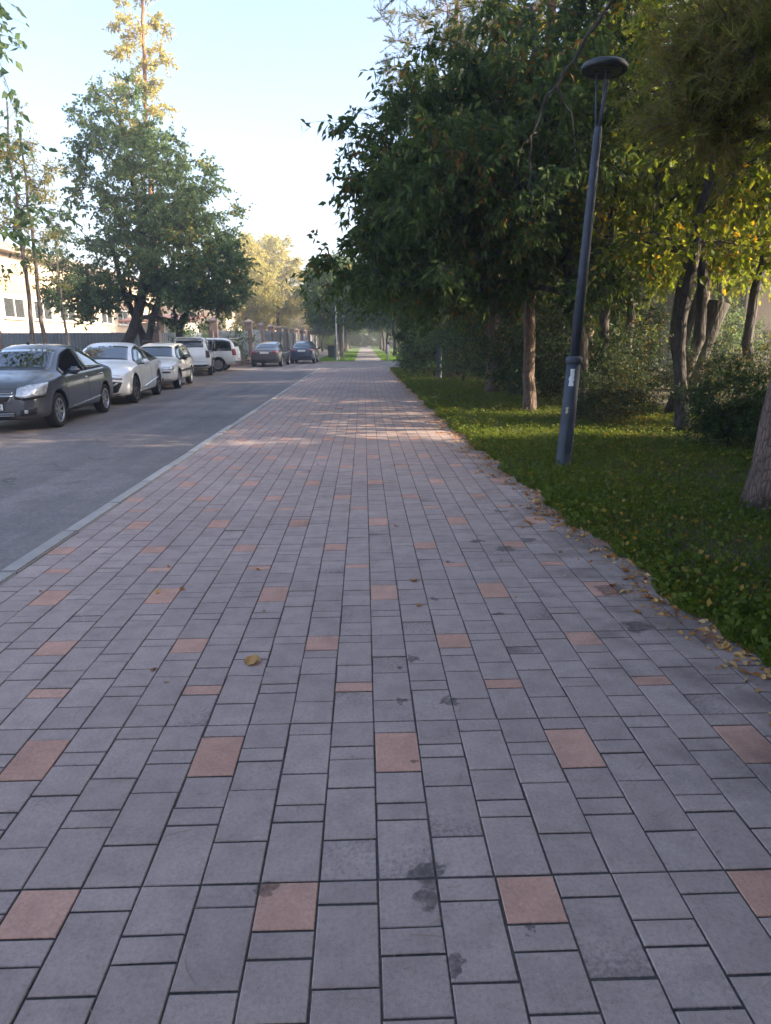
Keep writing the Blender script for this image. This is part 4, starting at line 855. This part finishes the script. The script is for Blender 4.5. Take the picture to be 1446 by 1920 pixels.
def car(name, label, P, L, W, zk, mat, loc, heading, axles, wr, style, rim='alloy', group='cars parked along the road'):
    pr = PROFILES[P]; k = L / 4.48; hw = W / 2
    E_ = empty(name, loc, heading)
    def zr(x): return prof(pr['zr'], x, k) * zk
    def zs(x): return prof(pr['zs'], x, k) * zk
    def yr(x): return prof(pr['yr'], x, k) * hw
    def ww(x): return prof(pr['w'], x, k) * hw
    def zb(x): return prof(pr['zb'], x, k)
    xs = sorted(set([round(v * k, 4) for v in list(np.linspace(-2.24, 2.24, 41)) + [-2.22, -2.18, -2.1, 2.1, 2.18, 2.22]]))
    def sm(f, x):
        h = .06; lo, hi = xs[0], xs[-1]; return float((f(max(lo, x - h)) + 2 * f(x) + f(min(hi, x + h))) / 4)
    V = []; F = []; rows = []
    for x in xs:
        b, s_, t, w_, y_ = sm(zb, x), sm(zs, x), sm(zr, x), sm(ww, x), sm(yr, x); y_ = min(y_, .93 * w_); e = max(.012, min(.05, (t - s_) * .25))
        half = [(0, b), (.82 * w_, b), (.965 * w_, b + .07), (.995 * w_, b + .25 * (s_ - b)), (1.0 * w_, b + .5 * (s_ - b)), (.992 * w_, b + .78 * (s_ - b)), (.965 * w_, s_ - .01),
                (.965 * w_ + (y_ - .965 * w_) * .14, s_ + .02 + .06 * (t - s_)), (.965 * w_ + (y_ - .965 * w_) * .52, s_ + .53 * (t - e - s_)), (y_, t - e), (.84 * y_, t - e * .25), (.45 * y_, t), (0, t + .006)]
        row = [(x, y, z) for y, z in half] + [(x, -y, z) for y, z in half[-2:0:-1]]
        rows.append(range(len(V), len(V) + len(row))); V += row
    nr = len(rows[0])
    for a, c in zip(rows[:-1], rows[1:]):
        for j in range(nr): F.append((a[j], c[j], c[(j + 1) % nr], a[(j + 1) % nr]))
    for rw, s_ in ((rows[0], 1), (rows[-1], -1)):
        cx = np.mean([V[i] for i in rw], 0); V.append((V[rw[0]][0] + (-.012 if s_ > 0 else .012), 0, cx[2])); c = len(V) - 1
        for j in range(nr): F.append((c, rw[j], rw[(j + 1) % nr]) if s_ > 0 else (c, rw[(j + 1) % nr], rw[j]))
    me = bpy.data.meshes.new('body'); me.from_pydata(V, [], F); bm = bmesh.new(); bm.from_mesh(me); bmesh.ops.recalc_face_normals(bm, faces=bm.faces); bm.to_mesh(me); bm.free()
    o = bpy.data.objects.new('body_raw', me); COL.objects.link(o); o.modifiers.new('s', 'SUBSURF').levels = 1; o.modifiers['s'].render_levels = 1
    cm = MB(); ar = wr + .055
    for ax in axles:
        for sy in (-1, 1):
            n = 28; vs = []; y0, y1 = (hw * .58, hw * 1.2); 
            for yy in (y0, y1): vs += [(ax + ar * math.cos(2 * math.pi * i / n), sy * yy, wr + .01 + ar * math.sin(2 * math.pi * i / n)) for i in range(n)]
            fs = [(i, (i + 1) % n, n + (i + 1) % n, n + i) for i in range(n)] + [tuple(range(n))[::-1], tuple(range(n, 2 * n))]
            if sy < 0: fs = [f[::-1] for f in fs]
            cm.add(vs, fs)
    cme = cm.mesh('cut'); bm = bmesh.new(); bm.from_mesh(cme); bmesh.ops.recalc_face_normals(bm, faces=bm.faces); bm.to_mesh(cme); bm.free()
    co = bpy.data.objects.new('cut', cme); COL.objects.link(co)
    bd = o.modifiers.new('b', 'BOOLEAN'); bd.object = co; bd.operation = 'DIFFERENCE'; bd.solver = 'EXACT'
    bpy.context.view_layer.update(); dg = bpy.context.evaluated_depsgraph_get()
    o.modifiers['b'].show_viewport = False; bpy.context.view_layer.update(); dg = bpy.context.evaluated_depsgraph_get(); ev = o.evaluated_get(dg).to_mesh()
    bvh = BVHTree.FromPolygons([v.co.copy() for v in ev.vertices], [tuple(p.vertices) for p in ev.polygons]); o.evaluated_get(dg).to_mesh_clear()
    o.modifiers['b'].show_viewport = True; bpy.context.view_layer.update(); dg = bpy.context.evaluated_depsgraph_get()
    body = bpy.data.meshes.new_from_object(o.evaluated_get(dg)); bpy.data.objects.remove(o); bpy.data.objects.remove(co)
    body.name = 'body'; body.materials.clear(); bo = obj('body', body, [mat, M_blackpl], E_)
    mi = []; smo = []
    for p in body.polygons:
        c = p.center; dark = c.z < .24
        for ax in axles:
            if math.hypot(c.x - ax, c.z - wr - .01) < ar + .004 and abs(c.y) > .5 * hw: dark = True
        mi.append(1 if dark else 0); smo.append(not dark)
    body.polygons.foreach_set('material_index', mi); body.polygons.foreach_set('use_smooth', smo)
    def resample(A, n):
        A = np.array(A, float); s_ = np.concatenate([[0], np.cumsum(np.linalg.norm(np.diff(A, axis=0), axis=1))]); q = np.linspace(0, s_[-1], n); return np.stack([np.interp(q, s_, A[:, i]) for i in range(3)], 1)
    def decal(nm, A, B, mt, off=.007, nu=12, nv=5, mirror=False, parent=None, th=.02, lbl=None):
        out = []
        for sg in ((1, -1) if mirror else (1,)):
            a = resample(A, nu); b = resample(B, nu); top = []; bot = []
            for j in range(nv):
                t = j / (nv - 1)
                for i in range(nu):
                    p = a[i] + (b[i] - a[i]) * t; p[1] *= sg; lc, nn, _, _ = bvh.find_nearest(Vector(p))
                    top.append(lc + nn * off); bot.append(lc - nn * th)
            n = nu * nv; Vd = top + bot; Fd = []
            for j in range(nv - 1):
                for i in range(nu - 1):
                    q = (j * nu + i, j * nu + i + 1, (j + 1) * nu + i + 1, (j + 1) * nu + i); Fd.append(q)
            ring = [i for i in range(nu)] + [j * nu + nu - 1 for j in range(1, nv)] + [(nv - 1) * nu + i for i in range(nu - 2, -1, -1)] + [j * nu for j in range(nv - 2, 0, -1)]
            for q, r_ in zip(ring, ring[1:] + ring[:1]): Fd.append((q, r_, r_ + n, q + n))
            dm = bpy.data.meshes.new(nm); dm.from_pydata([tuple(v) for v in Vd], [], Fd); bb = bmesh.new(); bb.from_mesh(dm); bmesh.ops.recalc_face_normals(bb, faces=bb.faces); bb.to_mesh(dm); bb.free()
            # make sure the visible side faces outward
            dm.polygons.foreach_set('use_smooth', [i < (nu - 1) * (nv - 1) for i in range(len(Fd))])
            ob = obj(nm, dm, mt, parent or E_)
            if lbl: ob['label'] = lbl
            out.append(ob)
        return out
    # glass
    def yat(x, z): s_, t = zs(x), zr(x); f = (z - s_) / max(.05, t - s_); return .965 * ww(x) + (yr(x) - .965 * ww(x)) * f
    xa, xb = [v * k for v in pr['ws']]; X = np.linspace(xb - .03, xa + .03, 8)
    decal('windscreen', [(x, .9 * yr(x), zr(x)) for x in X], [(x, -.9 * yr(x), zr(x)) for x in X], M_glass, .006, 8, 15)
    xa, xb = [v * k for v in pr['rg']]; X = np.linspace(xa + .02, xb - .02, 6)
    decal('rear_window', [(x, .86 * yr(x), zr(x)) for x in X], [(x, -.86 * yr(x), zr(x)) for x in X], M_glass, .006, 6, 13)
    wl = pr['wins']; lo = min(a for a, b in wl) * k; hi = max(b for a, b in wl) * k
    def side(nm, x0, x1, m0, m1, mt, off):
        X = [x for x in np.linspace(x0, x1, 40) if zr(x) - m1 - (zs(x) + m0) > .03]
        if len(X) < 4: return
        decal(nm, [(x, yat(x, zs(x) + m0), zs(x) + m0) for x in X], [(x, yat(x, zr(x) - m1), zr(x) - m1) for x in X], mt, off, 14, 6, True)
    side('window_trim', lo - .03, hi + .06, .018, .055, M_blackpl if style.get('trim', 1) else M_chrome, .004)
    for i, (a, b) in enumerate(wl): side('side_window', a * k, b * k, .035, .075, M_glass, .008)
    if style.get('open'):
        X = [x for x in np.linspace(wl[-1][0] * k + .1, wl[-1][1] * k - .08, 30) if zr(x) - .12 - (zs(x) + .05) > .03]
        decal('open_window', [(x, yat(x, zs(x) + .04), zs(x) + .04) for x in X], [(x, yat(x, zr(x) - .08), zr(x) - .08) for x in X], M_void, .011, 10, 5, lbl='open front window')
    # door gaps, handles, mirrors
    for xx in [wl[-1][1] * k - .0, wl[-1][0] * k - .035, max(axles[1] + .38, wl[0][0] * k + .15)]:
        decal('door_gap', [(xx - .005, hw, .34), (xx - .005, hw, .6), (xx - .005, hw, zs(xx))], [(xx + .005, hw, .34), (xx + .005, hw, .6), (xx + .005, hw, zs(xx))], M_seam, .002, 10, 2, True)
    for xx in (wl[-1][0] * k + .12, wl[-1][0] * k - .85):
        z = zs(xx) - .11
        decal('door_handle', [(xx - .09, hw, z - .016), (xx + .09, hw, z - .016)], [(xx - .09, hw, z + .018), (xx + .09, hw, z + .018)], style.get('handle', mat), .03, 6, 3, True)
    xm = wl[-1][1] * k - .16
    for sg in (1, -1):
        m = MB(); y = sg * (hw + .1); z = zs(xm) + .085
        bmx = bmesh.new(); bmesh.ops.create_cube(bmx, size=1.0); bmesh.ops.scale(bmx, vec=(.12, .2, .15), verts=bmx.verts); bmesh.ops.bevel(bmx, geom=bmx.edges[:], offset=.045, segments=3, affect='EDGES')
        bmesh.ops.translate(bmx, vec=(xm, y, z), verts=bmx.verts); mm = bpy.data.meshes.new('mirror'); bmx.to_mesh(mm); bmx.free(); mm.polygons.foreach_set('use_smooth', [True] * len(mm.polygons))
        mo = obj('mirror', mm, style.get('mirror', mat), E_)
        s_ = MB(); s_.box((xm + .01, sg * (hw - .01), z - .045), (.06, .16, .04)); s_.build('mirror_arm', M_blackpl, mo)
    sx = [axles[1] + ar + .05, axles[0] - ar - .05]
    decal('sill', [(sx[0], hw, .235), (sx[1], hw, .235)], [(sx[0], hw, .285), (sx[1], hw, .285)], style.get('sill', M_blackpl), .012, 10, 3, True)
    # wheels
    for ax in axles:
        for sg in (1, -1):
            wp = empty('wheel', (ax, sg * (hw - .115), wr), 0, E_)
            if sg < 0: wp.rotation_euler = (0, 0, math.pi)
            m = MB(); t = .105; ri = wr * .66
            m.lathe([(ri, -t * .8), (wr * .86, -t), (wr * .97, -t * .8), (wr, -t * .4), (wr, t * .4), (wr * .97, t * .8), (wr * .86, t), (ri, t * .8), (ri - .01, t * .5), (ri - .01, -t * .5), (ri, -t * .8)], 36, axis='y'); m.build('tyre', M_rubber, wp, True)
            m = MB(); m.lathe([(ri + .004, t * .82), (ri + .002, t * .5), (ri - .03, t * .4), (ri - .035, -t * .3), (0, -t * .3)], 30, axis='y'); d_ = m.build('barrel', M_darkalloy if rim != 'steel' else M_alloy, wp, True)
            m = MB(); m.lathe([(ri - .012, t * .86), (ri + .012, t * .84), (ri + .008, t * .7), (ri - .02, t * .66), (ri - .012, t * .86)], 30, axis='y'); m.lathe([(0, t * .75), (.055, t * .7), (.06, t * .3), (0, t * .3)], 16, axis='y')
            ns = {'alloy': 5, 'dark': 5, 'steel': 8, 'multi': 8}[rim]
            for q in range(ns):
                for dq in ((-.16, .16) if rim in ('alloy', 'dark') else (0,)):
                    a = 2 * math.pi * q / ns + .3 + dq; c, s_ = math.cos(a), math.sin(a); hw_ = .02 if rim != 'steel' else .045
                    vs = []
                    for rr_, yy in ((.03, t * .68), (ri - .015, t * .74)):
                        for u in (-hw_, hw_):
                            for v in (0, -.035): vs.append((rr_ * c - u * s_, yy + v, rr_ * s_ + u * c))
                    m.add(vs, [(0, 2, 6, 4), (1, 5, 7, 3), (0, 4, 5, 1), (2, 3, 7, 6), (0, 1, 3, 2), (4, 6, 7, 5)])
            m.build('rim', M_darkalloy if rim == 'dark' else M_alloy, wp)
    style['deco'](decal, E_, L / 2, hw, zk)
    return tag(E_, label, 'car', group)

def box_part(nm, c, d, mt, E_, bev=.004):
    bb = bmesh.new(); bmesh.ops.create_cube(bb, size=1.0); bmesh.ops.scale(bb, vec=d, verts=bb.verts); bmesh.ops.bevel(bb, geom=bb.edges[:], offset=bev, segments=1, affect='EDGES'); bmesh.ops.translate(bb, vec=c, verts=bb.verts)
    me = bpy.data.meshes.new(nm); bb.to_mesh(me); bb.free(); return obj(nm, me, mt, E_)
def text_part(nm, txt, size, loc, rot, mt, parent):
    cu = bpy.data.curves.new(nm, 'FONT'); cu.body = txt; cu.size = size; cu.extrude = .001; cu.align_x = 'RIGHT'; cu.align_y = 'CENTER'; t = bpy.data.objects.new('tmp', cu); COL.objects.link(t); bpy.context.view_layer.update()
    me = bpy.data.meshes.new_from_object(t.evaluated_get(bpy.context.evaluated_depsgraph_get())); bpy.data.objects.remove(t); me.name = nm; me.materials.clear(); o = obj(nm, me, mt, parent); o.location = loc; o.rotation_euler = rot; return o
def rear_deco(tail, dy=.3, z0=.78, z1=.95, chrome=True):
    def f(decal, E_, h, hw, zk):
        decal('taillight', [(-h, hw * .52, z0), (-h + .04, hw * .85, z0), (-h + .22, hw, z0 + .04)], [(-h, hw * .5, z1 - .02), (-h + .04, hw * .85, z1), (-h + .3, hw, z1)], tail, .008, 10, 5, True)
        decal('rear_bumper', [(-h, -hw * .8, .4), (-h, hw * .8, .4)], [(-h, -hw * .85, .46), (-h, hw * .85, .46)], M_blackpl, .01, 12, 3)
        if chrome: decal('boot_trim', [(-h, -.42, z1 - .05), (-h, .42, z1 - .05)], [(-h, -.42, z1 - .02), (-h, .42, z1 - .02)], M_chrome, .01, 8, 2)
        decal('boot_gap', [(-h, -hw * .8, z0 - .1), (-h, hw * .8, z0 - .1)], [(-h, -hw * .8, z0 - .09), (-h, hw * .8, z0 - .09)], M_seam, .003, 10, 2)
        p = box_part('number_plate', (-h - .015, 0, z0 + .02), (.02, .5, .12), M_plate, E_)
    return f
def deco_grey(decal, E_, h, hw, zk):
    decal('headlight_surround', [(h, .44, .585), (h, .6, .56), (h - .35, hw, .6)], [(h - .12, .44, .76), (h - .3, .7, .84), (h - .62, hw, .875)], M_blackpl, .004, 14, 6, True)
    decal('headlight', [(h, .47, .625), (h, .62, .6), (h - .36, hw, .64)], [(h - .12, .46, .745), (h - .3, .7, .825), (h - .55, hw, .855)], M_lens, .012, 14, 6, True)
    decal('grille_surround', [(h, -.36, .52), (h, .36, .52)], [(h, -.43, .65), (h, .43, .65)], M_chrome, .01, 12, 4); decal('grille', [(h, -.33, .545), (h, .33, .545)], [(h, -.38, .63), (h, .38, .63)], M_blackpl, .016, 12, 4)
    decal('upper_grille_surround', [(h, -.42, .68), (h, .42, .68)], [(h, -.42, .735), (h, .42, .735)], M_chrome, .01, 12, 3); decal('upper_grille', [(h, -.4, .695), (h, .4, .695)], [(h, -.4, .72), (h, .4, .72)], M_blackpl, .016, 12, 3)
    decal('bonnet_gap', [(h - .1, -.78, .77), (h - .06, 0, .775), (h - .1, .78, .77)], [(h - .1, -.78, .782), (h - .06, 0, .787), (h - .1, .78, .782)], M_seam, .003, 16, 2)
    decal('lower_intake', [(h, -.42, .27), (h, .42, .27)], [(h, -.45, .37), (h, .45, .37)], M_blackpl, .008, 12, 3)
    for z in (.3, .335): decal('intake_bar', [(h, -.41, z), (h, .41, z)], [(h, -.41, z + .012), (h, .41, z + .012)], M_alloy, .014, 12, 2)
    decal('fog_lamp_housing', [(h, .5, .3), (h - .1, .78, .31)], [(h, .52, .4), (h - .1, .8, .43)], M_blackpl, .006, 10, 5, True)
    decal('fog_lamp', [(h, .58, .325), (h, .66, .325)], [(h, .58, .395), (h, .66, .395)], M_lens, .014, 6, 5, True)
    decal('side_crease', [(-.95, hw, .40), (.75, hw, .315)], [(-.95, hw, .425), (.75, hw, .325)], M_pgrey, .02, 16, 3, True)
    p = box_part('number_plate', (h + .03, 0, .455), (.015, .52, .115), M_blackpl, E_); q = box_part('plate_face', (.009, 0, 0), (.006, .505, .1), M_plate, p, .001); p.location = (0, 0, 0); q.location = (h + .03, 0, .455)
    text_part('plate_digits', '02', .115, (h + .0435, .23, .452), (R(90), 0, R(90)), M_blackpl, p)
    rear_deco(M_tail)(decal, E_, h, hw, zk)
    box_part('antenna', (-.2 + .55, 0, 1.5), (.09, .02, .05), M_blackpl, E_)
def deco_white(decal, E_, h, hw, zk):
    decal('light_bar', [(h - .02, -.86, .685), (h, 0, .7), (h - .02, .86, .685)], [(h - .04, -.86, .715), (h - .02, 0, .725), (h - .04, .86, .715)], M_lens, .012, 20, 3)
    decal('light_bar_shade', [(h - .02, -.88, .655), (h, 0, .67), (h - .02, .88, .655)], [(h - .02, -.88, .68), (h, 0, .692), (h - .02, .88, .68)], M_blackpl, .008, 20, 3)
    decal('grille', [(h, -.7, .33), (h, 0, .31), (h, .7, .33)], [(h, -.88, .58), (h, 0, .62), (h, .88, .58)], M_blackpl, .01, 22, 7)
    decal('grille_wing', [(h, .3, .33), (h, .36, .34)], [(h, .66, .57), (h, .74, .56)], M_alloy, .014, 5, 6, True)
    decal('lower_lip', [(h, -.75, .215), (h, .75, .215)], [(h, -.8, .255), (h, .8, .255)], M_blackpl, .008, 16, 3)
    decal('side_crease', [(-1.2, hw, .52), (.6, hw, .36)], [(-1.2, hw, .54), (.6, hw, .37)], M_pwhite, .02, 16, 3, True)
    decal('bonnet_gap', [(h - .12, -.85, .755), (h - .08, 0, .77), (h - .12, .85, .755)], [(h - .12, -.85, .764), (h - .08, 0, .779), (h - .12, .85, .764)], M_seam, .003, 16, 2)
    rear_deco(M_tail)(decal, E_, h, hw, zk)
def deco_wagon(decal, E_, h, hw, zk):
    decal('headlight', [(h, .42, .64), (h - .05, .7, .64), (h - .2, hw, .66)], [(h - .03, .42, .76), (h - .1, .7, .77), (h - .28, hw, .77)], M_lens, .01, 12, 5, True)
    decal('grille', [(h, -.38, .66), (h, .38, .66)], [(h - .02, -.38, .75), (h - .02, .38, .75)], M_blackpl, .01, 10, 4)
    decal('bumper_strip', [(h, -hw * .9, .54), (h, hw * .9, .54)], [(h, -hw * .9, .59), (h, hw * .9, .59)], M_blackpl, .012, 18, 3)
    decal('lower_intake', [(h, -.45, .3), (h, .45, .3)], [(h, -.5, .38), (h, .5, .38)], M_blackpl, .008, 12, 3)
    decal('side_moulding', [(-1.9, hw, .53), (1.0, hw, .53)], [(-1.9, hw, .6), (1.0, hw, .6)], M_blackpl, .014, 20, 3, True)
    for sg in (1, -1):
        m = MB(); m.tube([(-1.8, sg * .53, 1.47), (-1.7, sg * .53, 1.53), (.1, sg * .53, 1.53), (.25, sg * .53, 1.46)], .016, 6); m.build('roof_rail', M_blackpl, E_, True)
    rear_deco(M_tail, z0=.72, z1=.92)(decal, E_, h, hw, zk)
def deco_suv(tail):
    def f(decal, E_, h, hw, zk):
        decal('taillight', [(-h, hw * .74, .8), (-h + .05, hw * .95, .8), (-h + .14, hw, .8)], [(-h + .02, hw * .74, 1.12), (-h + .07, hw * .92, 1.14), (-h + .18, hw, 1.14)], tail, .01, 8, 7, True)
        decal('rear_bumper', [(-h, -hw * .85, .42), (-h, hw * .85, .42)], [(-h, -hw * .88, .5), (-h, hw * .88, .5)], M_blackpl, .012, 14, 3)
        decal('tailgate_gap', [(-h, -hw * .72, .62), (-h, hw * .72, .62)], [(-h, -hw * .72, .632), (-h, hw * .72, .632)], M_seam, .003, 12, 2)
        decal('headlight', [(h, .45, .82), (h - .2, hw, .84)], [(h - .05, .45, .95), (h - .3, hw, .97)], M_lens, .01, 10, 5, True)
        decal('grille', [(h, -.4, .72), (h, .4, .72)], [(h, -.4, .9), (h, .4, .9)], M_blackpl, .01, 10, 4)
        box_part('number_plate', (-h - .012, 0, .72), (.02, .5, .12), M_plate, E_)
        box_part('spoiler', (-h + .2, 0, 1.7 * zk), (.3, hw * 1.25, .035), M_pwhite2, E_, .012)
    return f
def face(dx, dy): return math.atan2(dy, dx)
CH = dict(handle=M_chrome)
car('sedan_car', 'graphite grey sedan with open driver window, nearest of the parked cars', 'sedan', 4.48, 1.735, 1.0, M_pgrey, (-6.50, 14.15, -.04), face(.045, -1), (1.36, -1.26), .315, dict(deco=deco_grey, open=True, handle=M_chrome), 'multi')
car('sedan_car', 'white fastback sedan with full width light bar behind the grey sedan', 'fastback', 4.9, 1.86, 1.05, M_pwhite, (-6.82, 19.20, -.04), face(.09, -1), (1.5, -1.36), .345, dict(deco=deco_white, sill=M_pwhite), 'dark')
car('estate_car', 'ivory estate car with roof rails and black side moulding', 'wagon', 4.6, 1.69, 1.0, M_pcream, (-7.05, 24.50, -.04), face(.09, -1), (1.33, -1.25), .305, dict(deco=deco_wagon, mirror=M_blackpl), 'steel')
car('white_suv', 'white high-roofed car seen from behind with dark taillight', 'suv', 4.3, 1.78, .98, M_pwhite2, (-7.95, 33.00, -.04), face(-.17, 1), (1.3, -1.3), .33, dict(deco=deco_suv(M_taildark), mirror=M_blackpl), 'alloy')
car('minivan_car', 'white people carrier parked crosswise before the gate', 'suv', 4.5, 1.78, .96, M_pwhite2, (-8.75, 36.60, -.04), face(-1, .0), (1.35, -1.35), .33, dict(deco=deco_suv(M_tail)), 'steel')
car('sedan_car', 'bronze grey sedan standing on the far road, seen from behind', 'sedan', 4.8, 1.82, .98, M_pbronze, (-5.67, 43.20, -.04), face(.04, 1), (1.45, -1.35), .33, dict(deco=rear_deco(M_tail, z0=.8, z1=.97)), 'alloy')
car('sedan_car', 'dark blue car with pale plate at the cross street, seen from behind', 'sedan', 4.2, 1.7, .99, M_pblue, (-4.04, 48.20, -.04), face(.02, 1), (1.25, -1.2), .3, dict(deco=rear_deco(M_tail, z0=.82, z1=1.0, chrome=False)), 'alloy')

# ================================================================== FALLEN LEAVES AND NEEDLES
def leaf_mesh(seed, L=.055, W=.02):
    r = random.Random(seed); V = []; n = 6
    for i in range(n + 1):
        t = i / n; w = W * math.sin(math.pi * min(1, t * .92 + .05)) ** .8; y = (t - .5) * L; zc = .006 * math.sin(t * 5 + seed) + .003
        V += [(-w, y, zc + .007 * abs(r.gauss(.6, .5))), (0, y, zc), (w, y, zc + .007 * abs(r.gauss(.6, .5)))]
    F = []
    for i in range(n):
        for j in range(2): F.append((i * 3 + j, i * 3 + j + 1, i * 3 + j + 4, i * 3 + j + 3))
    me = np_mesh('fallen_leaf', V, F, [r.random()] * len(V), True); me.materials.append(M_litter); return me
LM = [leaf_mesh(i, .04 + .03 * random.Random(i).random(), .013 + .013 * random.Random(i + 50).random()) for i in range(9)]
rl = random.Random(77)
def fallen(x, y, lb, gp, sc=1.0, me=None):
    o = obj('fallen_leaf', me or rl.choice(LM), None, None, (x, y, .003 if x < edge_x(y) else verge_z(x, y) + .02)); o.rotation_euler = (rl.gauss(0, .12), rl.gauss(0, .12), rl.uniform(0, 6.3)); o.scale = (sc,) * 3
    tag(o, lb, 'fallen leaf', gp)
fallen(-.555, 3.02, 'large pale dry leaf lying alone on the grey pavers at left centre', None, 1.35, leaf_mesh(101, .06, .03))
fallen(-1.28, 3.98, 'curled olive leaf lying on a terracotta paver', None, 1.0, LM[1])
fallen(.30, 4.12, 'small pale leaf in the middle of the footway', None, .8, LM[2])
for i in range(160):
    y = 1.9 + 11 * rl.random() ** 1.25; x = edge_x(y) - .05 - abs(rl.gauss(.0, .14))
    fallen(x, y, 'small orange brown leaf in the litter along the paving edge', 'fallen leaves along the paving edge', rl.uniform(.6, 1.25))
for i in range(34):
    y = 2.0 + 15 * rl.random() ** 1.2; fallen(rl.uniform(-2.2, 1.4), y, 'small leaf scattered on the open footway', 'leaves scattered on the footway', rl.uniform(.35, .75))
for i in range(26):
    y = 3.2 + 6 * rl.random(); fallen(edge_x(y) + rl.random() * 2.2, y, 'yellow leaf lying in the verge grass', 'leaves in the verge grass', rl.uniform(.7, 1.2))
def litter():
    rng = np.random.default_rng(5); n = 2600; y = 2 + 32 * rng.random(n) ** 1.4; x = np.array([edge_x(t) for t in y]) - np.abs(rng.normal(size=n)) * .13 + .02
    P = np.stack([x, y, np.full(n, .006)], 1); D = rng.normal(size=(n, 3)); D[:, 2] *= .12; L = .015 + .03 * rng.random(n); V, F = leaves_np(P, D, L, L * .35, rng, .1, .02)
    tag(obj('leaf_litter', np_mesh('leaf_litter', V, F, np.repeat(rng.random(n), 4)), M_litter), 'crumbled brown leaf litter along the paving edge', 'leaf litter', None, 'stuff')
    n = 700; y = 2 + 40 * rng.random(n); x = -5.3 - np.abs(rng.normal(size=n)) * 1.2
    P = np.stack([x, y, np.full(n, -.094)], 1); D = rng.normal(size=(n, 3)); D[:, 2] *= .12; L = .03 + .04 * rng.random(n); V, F = leaves_np(P, D, L, L * .35, rng, .1, .02)
    tag(obj('road_litter', np_mesh('road_litter', V, F, np.repeat(rng.random(n), 4)), M_litter), 'dry leaves strewn on the road under the parked cars', 'leaf litter', None, 'stuff')
litter()
m = MB(); rn = random.Random(8)
for i in range(170):
    y = 1.25 + 5 * rn.random() ** 1.4; x = rn.uniform(-1.6, 1.9); a = rn.uniform(0, 6.3); L = rn.uniform(.03, .085); c = rn.uniform(-.01, .01)
    m.tube([(x, y, .0015), (x + L / 2 * math.cos(a) + c, y + L / 2 * math.sin(a), .003), (x + L * math.cos(a), y + L * math.sin(a), .0015)], .0007, 3, cap=False)
tag(m.build('dry_needles', M_straw), 'thin dry pine needles scattered on the pavers', 'needles', None, 'stuff')

# ================================================================== AIR
m = MB(); prism(m, -705, 705, -505, 905, -1.3, 27.0); hz = m.build('haze', None); hm = bpy.data.materials.new('haze_air'); hm.use_nodes = True; hm.node_tree.nodes.clear()  # haze volume added mainly to imitate the pale veil of lens glare
ou = hm.node_tree.nodes.new('ShaderNodeOutputMaterial'); pv = hm.node_tree.nodes.new('ShaderNodeVolumePrincipled'); pv.inputs['Color'].default_value = (.9, .94, 1, 1); pv.inputs['Density'].default_value = .002; pv.inputs['Anisotropy'].default_value = .0
hm.node_tree.links.new(pv.outputs[0], ou.inputs['Volume']); hz.data.materials.append(hm); tag(hz, 'thin pale haze added over street and trees, mostly for lens glare', 'haze', None, 'stuff')
